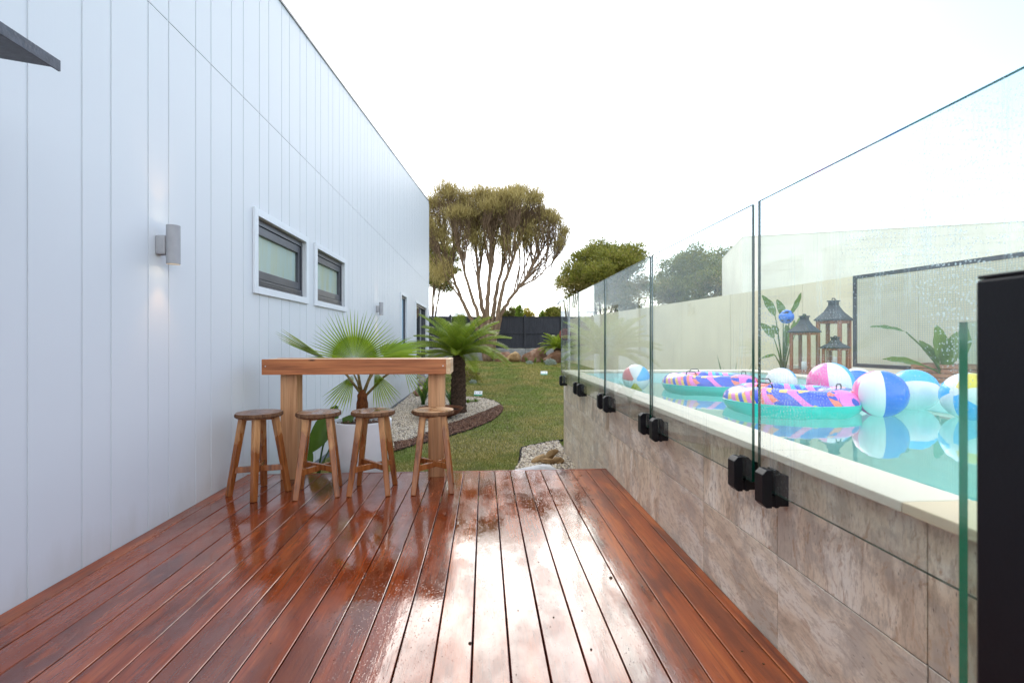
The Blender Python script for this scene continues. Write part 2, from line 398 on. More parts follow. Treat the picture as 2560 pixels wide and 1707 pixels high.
def m_dark_glass():
    m, nt, out = mat('house_window_glass')
    principled(nt, out, Base_Color=(0.03, 0.04, 0.045), Roughness=0.02, Specular_IOR_Level=0.9, IOR=1.6); return m
def m_mesh_screen():
    m, nt, out = mat('woven_screen_mesh')
    v = coords(nt, 'Object')
    sx = n(nt, 'SeparateXYZ', Vector=v)
    def lines(s, fr, w):
        return math_(nt, 'LESS_THAN', math_(nt, 'FRACT', math_(nt, 'MULTIPLY', s, fr)), w)
    a = lines(sx.outputs['X'], 30.0, 0.45); b = lines(sx.outputs['Z'], 30.0, 0.45)
    thr = math_(nt, 'MAXIMUM', a, b)
    f = noise(nt, n(nt, 'Mapping', Vector=v, Scale=(1.2, 1, 1.8), Rotation=(0, 0.6, 0)).outputs[0], 2.2, 3)
    col = mixc(nt, ramp(nt, f, [(0.35, 0.0), (0.7, 1.0)]), (0.48, 0.49, 0.39), (0.58, 0.59, 0.49))
    p = n(nt, 'BsdfPrincipled', Base_Color=col, Roughness=0.7)
    mxs = n(nt, 'MixShader', i0=thr, i1=n(nt, 'BsdfTransparent').outputs[0], i2=p.outputs[0])
    nt.links.new(mxs.outputs[0], out.inputs[0]); return m
def m_float():
    m, nt, out = mat('printed_float_vinyl')
    v = coords(nt, 'Object')
    vo = n(nt, 'TexVoronoi', Vector=n(nt, 'VectorMath', _operation='ADD', i0=n(nt, 'Mapping', Vector=v, Scale=(1, 1.2, 0.8)).outputs[0],
           i1=n(nt, 'VectorMath', _operation='SCALE', i0=n(nt, 'TexNoise', Vector=v, Scale=5.0, Detail=1.0).outputs['Color'], Scale=0.25).outputs[0]).outputs[0], Scale=6.5)
    pick = n(nt, 'SeparateColor', i0=vo.outputs['Color']).outputs[0]
    c = ramp(nt, pick, [(0.0, hexc(40, 70, 190)), (0.22, hexc(235, 95, 190)), (0.42, hexc(60, 185, 235)), (0.56, hexc(245, 195, 85)), (0.72, hexc(45, 90, 210)), (0.86, hexc(240, 120, 95)), (0.95, hexc(240, 110, 200))], 'CONSTANT')
    wv = n(nt, 'TexWave', Vector=n(nt, 'Mapping', Vector=v, Rotation=(0.3, 0.5, 0.8)).outputs[0], Scale=2.2, Distortion=6.0, Detail=1.0).outputs['Fac']
    c = mixc(nt, ramp(nt, wv, [(0.80, 0.0), (0.82, 1.0)], 'CONSTANT'), c, hexc(50, 80, 200))
    c = mixc(nt, ramp(nt, wv, [(0.0, 1.0), (0.16, 0.0)], 'CONSTANT'), c, hexc(240, 120, 200))
    principled(nt, out, Base_Color=c, Roughness=0.22, Specular_IOR_Level=0.5, Coat_Weight=0.4, Coat_Roughness=0.1); return m
def m_vinyl(name, col):
    m, nt, out = mat(name)
    f = noise(nt, coords(nt), 9.0, 3)
    principled(nt, out, Base_Color=col, Roughness=0.22, Specular_IOR_Level=0.5, Coat_Weight=0.3, Coat_Roughness=0.08, Normal=bump(nt, f, 0.05, 0.02)); return m
def m_render(name, col):
    m, nt, out = mat(name); v = coords(nt, 'World')
    f = noise(nt, v, 0.7, 5); g = noise(nt, v, 60, 4)
    st = noise(nt, coords(nt, 'World', scale=(3, 3, 0.35)), 1.0, 4)
    c = mixc(nt, ramp(nt, f, [(0.3, 0.0), (0.7, 1.0)]), tuple(x * 0.9 for x in col), tuple(min(0.9, x * 1.06) for x in col))
    c = mixc(nt, ramp(nt, st, [(0.55, 0.0), (0.75, 0.35)]), c, tuple(x * 0.78 for x in col))
    principled(nt, out, Base_Color=c, Roughness=0.85, Specular_IOR_Level=0.2, Normal=bump(nt, g, 0.25, 0.004)); return m
def m_bark(name, a, b, sc=(10, 10, 2.0)):
    m, nt, out = mat(name); v = coords(nt, scale=sc)
    f = noise(nt, v, 1.5, 6, 0.65)
    principled(nt, out, Base_Color=ramp(nt, f, [(0.3, a), (0.7, b)]), Roughness=0.9, Specular_IOR_Level=0.1, Normal=bump(nt, f, 0.8, 0.03)); return m
def m_rock(name, a, b, c3):
    m, nt, out = mat(name); v = coords(nt, rnd=True)
    f = noise(nt, v, 3.0, 7, 0.65); g = noise(nt, v, 11.0, 5)
    c = ramp(nt, f, [(0.3, a), (0.5, b), (0.7, c3)])
    principled(nt, out, Base_Color=c, Roughness=0.85, Specular_IOR_Level=0.2, Normal=bump(nt, math_(nt, 'ADD', f, g), 0.6, 0.03)); return m
def m_emit(name, col, s):
    m, nt, out = mat(name); e = n(nt, 'Emission', Color=col, Strength=s); nt.links.new(e.outputs[0], out.inputs[0]); return m
def m_stool():
    m, nt, out = mat('recycled_stool_timber')
    v = coords(nt, scale=(30, 30, 1.6), rnd=True)
    f1 = noise(nt, v, 1.0, 6, 0.6); f3 = noise(nt, coords(nt, scale=(6, 6, 2.5), rnd=True), 1.0, 4)
    c = ramp(nt, f1, [(0.28, (0.18, 0.07, 0.025)), (0.5, (0.44, 0.205, 0.075)), (0.74, (0.62, 0.35, 0.15))])
    z = n(nt, 'SeparateXYZ', Vector=n(nt, 'TexCoord').outputs['Object']).outputs['Z']
    wl = math_(nt, 'ADD', z, math_(nt, 'MULTIPLY', math_(nt, 'SUBTRACT', noise(nt, coords(nt, scale=(9, 9, 3), rnd=True), 1.0, 4), 0.5), 0.9))
    wm = ramp(nt, wl, [(0.40, 1.0), (0.50, 0.0)])
    c = mixc(nt, wm, c, mixc(nt, 1.0, c, (0.64, 0.44, 0.32), 'MULTIPLY'))
    principled(nt, out, Base_Color=c, Roughness=mixc(nt, wm, (0.5,) * 3, (0.2,) * 3), Specular_IOR_Level=0.5, Normal=bump(nt, f1, 0.25, 0.004)); return m
def m_seat(name, a, b, c3, wet):
    m, nt, out = mat(name)
    v = coords(nt, scale=(3.2, 26, 20), rnd=True)
    f1 = noise(nt, v, 1.0, 6, 0.62)
    # sawn planks and cracks across the slab
    cr = noise(nt, coords(nt, scale=(1.2, 11, 1), rnd=True), 1.0, 3)
    c = ramp(nt, f1, [(0.28, a), (0.5, b), (0.74, c3)])
    c = mixc(nt, ramp(nt, cr, [(0.485, 0.0), (0.5, 0.9), (0.515, 0.0)]), c, (0.02, 0.010, 0.006))
    f3 = noise(nt, coords(nt, rnd=True), 7.0, 4)
    c = mixc(nt, ramp(nt, f3, [(0.42, 0.7), (0.58, 0.0)]), c, mixc(nt, 1.0, c, (0.5, 0.36, 0.3), 'MULTIPLY'))
    principled(nt, out, Base_Color=c, Roughness=ramp(nt, f3, [(0.42, wet), (0.6, 0.45)]), Specular_IOR_Level=0.6, Normal=bump(nt, f1, 0.3, 0.004)); return m

M = {}
M['clad'] = m_cladding(); M['deck'] = m_deck(); M['trav'] = m_travertine()
M['glass'] = m_glass('wet_fence_glass', (0.96, 0.985, 0.972), 0.032, 0.3)
M['gate_glass'] = m_glass('gate_glass', (0.9, 0.97, 0.94), 0.0, 0.0, False)
M['lantern_glass'] = m_glass('lantern_glass', (0.97, 0.98, 0.97), 0.0, 0.0, False)
M['glass_edge'] = simple('green_glass_edge', (0.0, 0.035, 0.022), 0.12, 0.8, 0.3)
M['gate_edge'] = simple('green_gate_glass_edge', (0.0, 0.20, 0.10), 0.1, 0.8, 0.3)
M['black'] = simple('black_powdercoat', (0.006, 0.006, 0.008), 0.42, 0.28, 0.2, bs=0.05, bscale=300)
M['charcoal'] = simple('charcoal_frame_paint', (0.055, 0.058, 0.07), 0.35, 0.5, 0.15)
M['canopy'] = simple('charcoal_awning_steel', (0.05, 0.056, 0.072), 0.45, 0.4, 0.3, 30, 0.2, 80)
M['trim'] = simple('white_trim_paint', (0.66, 0.69, 0.72), 0.45, 0.4, 0.03)
M['plinth'] = simple('grey_plinth', (0.22, 0.23, 0.25), 0.7, 0.3, 0.2)
M['coping'] = m_render('cream_limestone_coping', (0.78, 0.70, 0.56))
M['coping_o'] = m_render('honey_limestone_coping', (0.74, 0.59, 0.40))
M['grout'] = simple('grey_grout', (0.33, 0.30, 0.28), 0.9, 0.1)
M['water'] = m_water(); M['basin'] = m_basin()
M['red_timber'] = timber('red_oregon_timber', (0.13, 0.038, 0.014), (0.44, 0.145, 0.048), (0.57, 0.225, 0.08), 0, 1.0, 0.5)
M['post_timber'] = timber('pale_oregon_post', (0.24, 0.10, 0.04), (0.53, 0.27, 0.125), (0.63, 0.37, 0.19), 2, 0.8, 0.55)
M['end_grain'] = timber('pale_end_grain', (0.42, 0.24, 0.12), (0.62, 0.42, 0.25), (0.70, 0.52, 0.34), 1, 0.8, 0.6, knots=False)
M['stool'] = m_stool()
M['seat_grey'] = m_seat('weathered_grey_seat', (0.10, 0.052, 0.034), (0.23, 0.125, 0.080), (0.33, 0.20, 0.13), 0.28)
M['seat_brown'] = m_seat('wet_brown_seat', (0.10, 0.04, 0.018), (0.28, 0.125, 0.052), (0.38, 0.20, 0.095), 0.07)
M['seat_pale'] = m_seat('pale_honey_seat', (0.30, 0.14, 0.055), (0.48, 0.26, 0.115), (0.58, 0.35, 0.17), 0.25)
M['bark_rim'] = m_bark('sawn_rim_bark', (0.05, 0.024, 0.014), (0.27, 0.14, 0.075), (24, 24, 6))
M['steel'] = simple('zinc_screw', (0.6, 0.6, 0.62), 0.3, 0.5, 0.05, metal=0.9)
M['pot'] = simple('white_pot_glaze', (0.84, 0.85, 0.87), 0.35, 0.4, 0.03)
M['fan'] = foliage('fan_palm_leaf', [(0.13, 0.21, 0.014), (0.25, 0.36, 0.022), (0.36, 0.46, 0.045)], 0.4, 0.42)
M['spear'] = foliage('folded_palm_leaf', [(0.13, 0.22, 0.03), (0.25, 0.34, 0.06), (0.40, 0.36, 0.13)], 0.45, 0.3)
M['petiole'] = simple('palm_petiole', (0.20, 0.15, 0.05), 0.5, 0.4, 0.4, 20)
M['palm_trunk'] = m_bark('palm_fibre', (0.05, 0.018, 0.008), (0.25, 0.085, 0.03), (20, 20, 12))
M['cycad'] = foliage('cycad_frond', [(0.07, 0.12, 0.008), (0.17, 0.23, 0.012), (0.33, 0.36, 0.03)], 0.35, 0.30)
M['cycad_trunk'] = m_bark('cycad_trunk_scales', (0.015, 0.010, 0.008), (0.12, 0.075, 0.05), (12, 12, 30))
M['broad'] = foliage('broad_glossy_leaf', [(0.012, 0.045, 0.012), (0.03, 0.085, 0.016), (0.06, 0.14, 0.025)], 0.25, 0.2, 0.6)
M['strel'] = foliage('bird_of_paradise_leaf', [(0.035, 0.085, 0.030), (0.07, 0.14, 0.03), (0.13, 0.21, 0.04)], 0.35, 0.3)
M['strap'] = foliage('strappy_leaf', [(0.02, 0.07, 0.012), (0.05, 0.12, 0.018), (0.11, 0.19, 0.03)], 0.3, 0.25)
M['succ'] = foliage('small_green_clump', [(0.06, 0.13, 0.015), (0.14, 0.22, 0.02)], 0.45, 0.3)
M['silver'] = foliage('silver_cushion_leaf', [(0.24, 0.30, 0.26), (0.42, 0.47, 0.42)], 0.7, 0.1, 0.2)
M['sheoak'] = foliage('sheoak_needles', [(0.24, 0.19, 0.07), (0.35, 0.28, 0.10), (0.46, 0.37, 0.14), (0.56, 0.45, 0.20)], 0.6, 0.35, 0.2, (0.42, 0.33, 0.12))
M['greenleaf'] = foliage('tea_tree_leaf', [(0.09, 0.095, 0.024), (0.17, 0.175, 0.03), (0.26, 0.25, 0.04), (0.28, 0.20, 0.085)], 0.55, 0.3, 0.25, (0.34, 0.38, 0.06))
M['brownleaf'] = foliage('dry_tree_leaf', [(0.07, 0.055, 0.025), (0.13, 0.10, 0.04)], 0.6, 0.3, 0.2)
M['goldleaf'] = foliage('golden_tree_leaf', [(0.20, 0.16, 0.03), (0.36, 0.25, 0.04), (0.45, 0.28, 0.06)], 0.6, 0.4, 0.2)
M['limeleaf'] = foliage('lime_shrub_leaf', [(0.10, 0.15, 0.02), (0.22, 0.28, 0.04)], 0.55, 0.4, 0.2)
M['bark'] = m_bark('sheoak_bark', (0.10, 0.068, 0.045), (0.28, 0.19, 0.12))
M['rock_red'] = m_rock('rust_boulder', (0.12, 0.06, 0.038), (0.25, 0.135, 0.085), (0.42, 0.29, 0.21))
M['rock_tan'] = m_rock('tan_rock', (0.14, 0.08, 0.035), (0.32, 0.20, 0.09), (0.50, 0.36, 0.20))
M['rock_grey'] = m_rock('grey_rock', (0.14, 0.12, 0.11), (0.30, 0.26, 0.23), (0.45, 0.41, 0.38))
M['rock_white'] = m_rock('pale_stone', (0.30, 0.29, 0.28), (0.55, 0.54, 0.53), (0.78, 0.78, 0.78))
M['pebble'] = m_island('pale_pebbles', [(0.12, 0.095, 0.08), (0.50, 0.40, 0.28), (0.66, 0.55, 0.40), (0.72, 0.62, 0.48), (0.26, 0.21, 0.18), (0.80, 0.71, 0.58)], 0.6)
M['gravel_base'] = m_soil('gravel_bed', (0.16, 0.135, 0.11), (0.40, 0.34, 0.28), 60)
M['mulch'] = m_island('bark_mulch', [(0.05, 0.024, 0.015), (0.15, 0.065, 0.038), (0.26, 0.135, 0.08), (0.08, 0.038, 0.026)], 0.85)
M['mulch_base'] = m_soil('mulch_bed', (0.03, 0.016, 0.011), (0.085, 0.04, 0.026), 40)
M['soil'] = m_soil('lawn_soil', (0.13, 0.125, 0.04), (0.22, 0.19, 0.08), 24)
M['ground'] = m_soil('far_ground', (0.10, 0.11, 0.045), (0.16, 0.15, 0.07), 1.5)
M['underdeck'] = m_soil('under_deck_soil', (0.02, 0.016, 0.012), (0.03, 0.022, 0.018), 10)
M['grass'] = m_grass(); M['fluted'] = m_fluted(); M['dglass'] = m_dark_glass(); M['screen'] = m_mesh_screen()
M['curtain'] = simple('pale_blind', (0.30, 0.42, 0.52), 0.7, 0.3, 0.15)
M['fence'] = timber('charcoal_paling', (0.012, 0.013, 0.018), (0.026, 0.028, 0.036), (0.045, 0.046, 0.055), 2, 1.0, 0.7, knots=False)
M['sleeper'] = simple('concrete_sleeper', (0.26, 0.26, 0.25), 0.85, 0.2, 0.25, 3, 0.3, 40)
M['cream'] = m_render('cream_rendered_wall', (0.86, 0.77, 0.56))
M['cream_pale'] = m_render('pale_neighbour_render', (0.86, 0.82, 0.70))
M['paving'] = m_render('pale_pool_paving', (0.50, 0.44, 0.36))
M['float'] = m_float(); M['teal'] = m_vinyl('teal_float_base', hexc(40, 205, 190))
M['vw'] = m_vinyl('white_vinyl', (0.80, 0.80, 0.80)); M['vb'] = m_vinyl('blue_vinyl', hexc(35, 115, 215)); M['vlb'] = m_vinyl('sky_blue_vinyl', hexc(70, 178, 240))
M['vp'] = m_vinyl('pink_vinyl', hexc(246, 115, 180)); M['vy'] = m_vinyl('yellow_vinyl', hexc(238, 205, 60)); M['vr'] = m_vinyl('red_vinyl', hexc(215, 95, 90))
M['lant_wood'] = timber('lantern_redwood', (0.13, 0.045, 0.02), (0.34, 0.135, 0.065), (0.44, 0.21, 0.11), 2, 1.4, 0.5, knots=False)
M['lant_roof'] = simple('dark_lantern_tin', (0.028, 0.030, 0.036), 0.4, 0.5, 0.3)
M['planter_wood'] = timber('planter_slats', (0.14, 0.06, 0.03), (0.36, 0.18, 0.10), (0.45, 0.27, 0.16), 0, 1.0, 0.6, knots=False)
M['rust'] = m_rock('rusted_steel', (0.05, 0.018, 0.010), (0.12, 0.045, 0.022), (0.19, 0.075, 0.04))
M['terracotta'] = simple('terracotta_red', (0.20, 0.05, 0.035), 0.7, 0.3, 0.2)
M['conc'] = simple('grey_concrete_light', (0.36, 0.36, 0.37), 0.75, 0.3, 0.1, 12, 0.15, 90)
M['lens'] = m_emit('warm_lamp_lens', (1.0, 0.80, 0.52), 5.0)
M['sign_w'] = simple('white_sign_card', (0.80, 0.81, 0.82), 0.5, 0.4, 0.02)
M['sign_g'] = simple('green_sign_card', (0.02, 0.28, 0.13), 0.5, 0.4, 0.05)
M['ink'] = simple('black_ink', (0.02, 0.02, 0.03), 0.6, 0.3, 0.02)
M['roof_w'] = simple('pale_metal_roof', (0.62, 0.63, 0.64), 0.5, 0.4, 0.06)
M['white_pipe'] = simple('white_painted_pipe', (0.75, 0.77, 0.80), 0.35, 0.5, 0.03)
M['litter'] = m_island('leaf_litter', [(0.02, 0.015, 0.012), (0.10, 0.06, 0.03), (0.045, 0.03, 0.02)], 0.8)

# ============================================================ THE SETTING
XW, XP = -2.21, 1.19                    # house wall face, pool wall face
DECK_END = 4.55
def grid(x0, x1, y0, y1, nx, ny, zf):
    xs = np.linspace(x0, x1, nx); ys = np.linspace(y0, y1, ny)
    X, Y = np.meshgrid(xs, ys); Z = zf(X, Y)
    V = np.stack([X.ravel(), Y.ravel(), Z.ravel()], 1)
    i = np.arange((nx - 1) * (ny - 1)); r, c = i // (nx - 1), i % (nx - 1); a = r * nx + c
    return me_np(V, np.stack([a, a + 1, a + nx + 1, a + nx], 1), True)
g = obj('ground', grid(-900, 900, -600, 1200, 30, 30, lambda X, Y: np.where(np.abs(X) + np.abs(Y) < 200, -0.62, -0.62) + 0 * X), M['ground'])
tag(g, 'flat ground of the neighbourhood reaching to the horizon', kind='structure')
lawn = obj('lawn', grid(-8, 9, DECK_END - 0.1, 27.7, 60, 120, lambda X, Y: lawn_z(Y)), M['soil'])
tag(lawn, 'thin green and straw coloured lawn beyond the deck', kind='structure')
ud = obj('soil', box_me(XW - 0.05, XP + 0.05, -3.2, DECK_END - 0.1, -0.55, -0.46), M['underdeck'])
tag(ud, 'dark soil under the timber deck', kind='structure')

# ---- deck: one board per child
deck = empty('deck', (0, 0, 0)); tag(deck, 'rain wet reddish hardwood deck between house and pool wall', kind='structure')
PITCH, GAP = 0.147, 0.0055
edges = [0.101 + PITCH * k for k in range(-16, 8)]
shared = {}
for i, e in enumerate(edges):
    x0, x1 = e, e + PITCH
    if i == 0: x0 = XW + 0.004
    if i == len(edges) - 1: x1 = XP - 0.004 + GAP
    w = round(x1 - x0 - GAP, 4)
    if w not in shared:
        shared[w] = box_me(-w / 2, w / 2, -3.0, DECK_END - 0.03, -0.024, 0.0)
    o = obj('deck_board', shared[w], M['deck'], deck, ((x0 + x1 - GAP) / 2, 0, 0.0008 * math.sin(i * 2.3)))
    bev(o, 0.003, 2)
bev(obj('fascia_board', box_me(XW + 0.004, XP - 0.004, DECK_END - 0.028, DECK_END, -0.16, 0.0015), M['deck'], deck), 0.003)
for y in (-2.6, -1.9, -1.2, -0.5, 0.2, 0.9, 1.6, 2.3, 3.0, 3.7, 4.3):
    obj('joist', box_me(XW + 0.02, XP - 0.02, y, y + 0.045, -0.16, -0.026), M['underdeck'], deck)

# ---- house
house = empty('house', (XW, 4.0, -0.42)); tag(house, 'white house clad in vertical grooved boards under a rising roofline', 'house')
HO = Vector((XW, 4.0, -0.42))
def hobj(name, mb, m, par=None, smooth=False):   # part built in world coordinates, kept under the house
    p = par or house
    off = HO if par is None else Vector((0, 0, 0)) + HO
    mb.v = [tuple(Vector(v) - off) for v in mb.v]
    return obj(name, mb.me(smooth), m, p)
HY0, HY1, SEAM, CB = -3.0, 18.88, 3.48, -0.33
roof_z = lambda y: 4.9 + (y - 5.12) * 0.1355
WINS = [(4.713, 5.956, 1.775, 2.457), (6.339, 7.56, 1.775, 2.457), (12.66, 13.51, 0.80, 2.46), (15.38, 18.11, -0.04, 2.46)]
# grooves repeat wide / narrow
gro = []
y = 2.424 - 0.513 * 11
while y < HY1:
    gro += [y, y + 0.310]; y += 0.513
gro = [g_ for g_ in gro if HY0 < g_ < HY1]
cuts = [HY0] + gro + [HY1]
def board(y0, y1, z0, z1a, z1b, gl, name='cladding_board'):
    # shiplap section: a shallow recessed flange on the far side makes the groove
    X0, Xg, Xf = XW - 0.07, XW - 0.0045, XW
    gw = 0.013 if gl else 0.0
    prof = [(X0, y0), (Xf, y0), (Xf, y1 - gw), (Xg, y1 - gw), (Xg, y1), (X0, y1)] if gl else [(X0, y0), (Xf, y0), (Xf, y1), (X0, y1)]
    zt = lambda yy: z1a + (z1b - z1a) * (yy - y0) / max(1e-6, y1 - y0)
    k = len(prof); m = MB()
    m.add([(x, yy, z0) for x, yy in prof] + [(x, yy, zt(yy)) for x, yy in prof],
          [tuple(reversed(range(k))), tuple(range(k, 2 * k))] + [(i, (i + 1) % k, k + (i + 1) % k, k + i) for i in range(k)])
    return hobj(name, m, M['clad'])
for a, b in zip(cuts[:-1], cuts[1:]):
    board(a, b, SEAM + 0.006, roof_z(a), roof_z(b), b < HY1)
    pts = sorted({a, b} | {p for w in WINS for p in w[:2] if a < p < b})
    for p, q in zip(pts[:-1], pts[1:]):
        gl = (q == b and b < HY1); mid = (p + q) / 2
        w = next((w for w in WINS if w[0] <= mid <= w[1]), None)
        if w is None: board(p, q, CB, SEAM, SEAM, gl)
        else:
            if w[2] > CB + 0.1: board(p, q, CB, w[2], w[2], gl)
            board(p, q, w[3], SEAM, SEAM, gl)
m = MB(); m.box(XW - 0.12, XW - 0.02, HY0, HY1, -0.5, CB); hobj('plinth', m, M['plinth'])
m = MB(); m.box(XW - 0.5, XW - 0.071, HY0, HY1 - 0.05, SEAM - 0.02, SEAM + 0.02); hobj('seam_flashing', m, M['charcoal'])
# main body behind the boards, in slabs so that the windows stay open
m = MB()
X0, X1 = -10.0, XW - 0.3
m.add([(X0, HY0, -0.5), (X1, HY0, -0.5), (X1, HY1, -0.5), (X0, HY1, -0.5), (X0, HY0, roof_z(HY0) - .03), (X1, HY0, roof_z(HY0) - .03), (X1, HY1, roof_z(HY1) - .03), (X0, HY1, roof_z(HY1) - .03)],
      [(0,3,2,1),(4,5,6,7),(0,1,5,4),(1,2,6,5),(2,3,7,6),(3,0,4,7)])
hobj('wall_core', m, M['charcoal'])
m = MB(); m.box(-10.0, XW + 0.0, HY1, HY1 + 0.05, -0.45, roof_z(HY1)); hobj('end_wall', m, M['clad'])
m = MB(); m.box(XW + 0.0015, XW + 0.012, HY1 - 0.07, HY1 + 0.06, CB, roof_z(HY1) - 0.1); hobj('corner_trim', m, M['trim'])
m = MB()
za, zb = roof_z(HY0), roof_z(HY1)
m.add([(XW - .12, HY0, za), (XW + .014, HY0, za), (XW + .014, HY1 + .07, zb + .01), (XW - .12, HY1 + .07, zb + .01),
       (XW - .12, HY0, za + .03), (XW + .014, HY0, za + .03), (XW + .014, HY1 + .07, zb + .04), (XW - .12, HY1 + .07, zb + .04)],
      [(0,3,2,1),(4,5,6,7),(0,1,5,4),(1,2,6,5),(2,3,7,6),(3,0,4,7)])
hobj('roof_capping', m, M['charcoal'])
def frame4(m, x0, x1, y0, y1, z0, z1, wy, wb, wt):
    m.box(x0, x1, y0, y0 + wy, z0, z1); m.box(x0, x1, y1 - wy, y1, z0, z1)
    m.box(x0, x1, y0 + wy, y1 - wy, z0, z0 + wb); m.box(x0, x1, y0 + wy, y1 - wy, z1 - wt, z1)
for k, (y0, y1, z0, z1) in enumerate(WINS):
    T = 0.072
    m = MB(); frame4(m, XW + 0.0015, XW + 0.026, y0 - T, y1 + T, z0 - T if k < 3 else z0 - 0.02, z1 + T, T, T if k < 3 else 0.02, T)
    w = hobj('window' if k < 3 else 'sliding_door', m, M['trim']); bev(w, 0.003)
    if k == 0: w['label'] = 'obscure glass awning window with white trim nearest the camera'
    def sub(name, mb, mt): return hobj(name, mb, mt, w)
    w.location = (0, 0, 0)
    m = MB(); frame4(m, XW - 0.15, XW - 0.028, y0 - 0.001, y1 + 0.001, z0 - 0.001, z1 + 0.001, 0.035, 0.085 if k < 2 else 0.05, 0.06)
    sub('frame', m, M['charcoal'])
    if k < 2:
        m = MB(); frame4(m, XW - 0.10, XW - 0.040, y0 + 0.04, y1 - 0.04, z0 + 0.09, z1 - 0.065, 0.055, 0.085, 0.085)
        bev(sub('sash', m, M['charcoal']), 0.004)
        m = MB(); m.box(XW - 0.085, XW - 0.075, y0 + 0.09, y1 - 0.09, z0 + 0.17, z1 - 0.145); sub('pane', m, M['fluted'])
        m = MB()
        for q in range(3): m.box(XW - 0.0275 - 0.006 * q, XW - 0.012 - 0.004 * q, y0 + 0.036, y1 - 0.036, z0 + 0.012 + 0.022 * q, z0 + 0.026 + 0.022 * q)
        sub('sill', m, M['charcoal'])
    elif k == 2:
        m = MB(); m.box(XW - 0.085, XW - 0.075, y0 + 0.03, y1 - 0.03, z0 + 0.04, z1 - 0.05); sub('pane', m, M['curtain'])
    else:
        ym = (y0 + y1) / 2
        m = MB(); m.box(XW - 0.075, XW - 0.068, y0 + 0.03, ym, z0 + 0.04, z1 - 0.05); sub('pane', m, M['dglass'])
        m = MB(); m.box(XW - 0.115, XW - 0.108, ym, y1 - 0.03, z0 + 0.04, z1 - 0.05); sub('pane', m, M['dglass'])
        m = MB(); m.box(XW - 0.10, XW - 0.05, ym - 0.03, ym + 0.03, z0 + 0.04, z1 - 0.05); sub('stile', m, M['charcoal'])
# awning over a window just out of frame
m = MB(); ax = -1.60
m.add([(XW, 0.2, 2.36), (ax, 0.2, 2.272), (ax, 1.87, 2.272), (XW, 1.87, 2.36), (XW, 0.2, 2.375), (ax, 0.2, 2.287), (ax, 1.87, 2.287), (XW, 1.87, 2.375)],
      [(0,3,2,1),(4,5,6,7),(0,1,5,4),(1,2,6,5),(2,3,7,6),(3,0,4,7)])
aw = hobj('awning', m, M['canopy'])
m = MB(); m.box(ax - 0.002, ax + 0.006, 0.2, 1.875, 2.262, 2.302); hobj('fascia', m, M['canopy'], aw)
aw.location = (0, 0, 0)

# ---- pool wall: stone tiles and coping stones
pw = empty('pool_wall', (XP, 3.0, -0.42)); tag(pw, 'raised pool wall faced with mottled pink travertine tiles', 'wall')
PO = Vector((XP, 3.0, -0.42))
def pobj(name, mb, m, loc=None):
    mb.v = [tuple(Vector(v) - PO) for v in mb.v]; return obj(name, mb.me(), m, pw)
PE = 7.03
m = MB(); m.box(XP + 0.012, 1.355, -3.0, PE - 0.012, -0.5, 0.772); pobj('core', m, M['grout'])
m = MB(); m.box(1.355, 4.12, PE - 0.25, PE - 0.012, -0.5, 0.772); pobj('end_core', m, M['grout'])
rows = [(0.378, 0.771), (-0.02, 0.374), (-0.42, -0.024)]
tile_me = {}
for ri, (z0, z1) in enumerate(rows):
    y = 1.205 - 0.65 * 6
    while y < PE - 0.05:
        ya, yb = y, min(y + 0.646, PE)
        if yb - ya > 0.05 and not (ri == 2 and yb < DECK_END - 0.1):
            key = (ri, round(yb - ya, 3))
            if key not in tile_me:
                w, h = yb - ya, z1 - z0
                tile_me[key] = box_me(0, 0.0125, -w / 2, w / 2, -h / 2, h / 2)
            o = obj('stone_tile', tile_me[key], M['trav'], pw, Vector((XP + random.uniform(-.0008, .0008), (ya + yb) / 2, (z0 + z1) / 2)) - PO)
            bev(o, 0.0015, 1)
        y += 0.65
def coping(x0, x1, y0, y1, mt=None):
    m = MB(); m.box(x0, x1, y0, y1, 0.773, 0.805)
    bev(pobj('coping_stone', m, mt or M['coping']), 0.004)
y = 1.244 - 0.61 * 7; k = 0
while y < PE - 0.02:
    coping(1.152, 1.365, y, min(y + 0.606, PE + 0.03), M['coping_o'] if k == 6 else None); y += 0.61; k += 1
x = 1.367
while x < 3.9: coping(x, min(x + 0.606, 4.15), PE - 0.26, PE + 0.03); x += 0.61
y = PE - 0.27
while y > -2.5: coping(3.935, 4.155, y - 0.606, y); y -= 0.61

bs = MB()
bx0, bx1, by0, by1, bz0, bz1 = 1.36, 3.945, -2.8, PE - 0.255, -0.55, 0.772
bs.add([(bx0,by0,bz0),(bx1,by0,bz0),(bx1,by1,bz0),(bx0,by1,bz0),(bx0,by0,bz1),(bx1,by0,bz1),(bx1,by1,bz1),(bx0,by1,bz1)],
       [(0,1,2,3),(0,4,5,1),(1,5,6,2),(2,6,7,3),(3,7,4,0)])
tag(obj('pool_basin', bs.me(), M['basin']), 'pale aqua mosaic inside of the pool', kind='structure')
WZ = 0.70
wm = MB(); wm.add([(bx0 + .001, by0, WZ), (bx1 - .001, by0, WZ), (bx1 - .001, by1 - .001, WZ), (bx0 + .001, by1 - .001, WZ)], [(0, 1, 2, 3)])
tag(obj('pool_water', wm.me(), M['water']), 'calm turquoise pool water', kind='structure')
pv = MB(); pv.box(4.157, 5.6, -3.0, 7.058, -0.5, 0.797); pv.box(5.601, 8.2, -3.0, 8.6, -0.5, 0.797)
tag(obj('paving', pv.me(), M['paving']), 'pale paving along the far side of the pool', kind='structure')

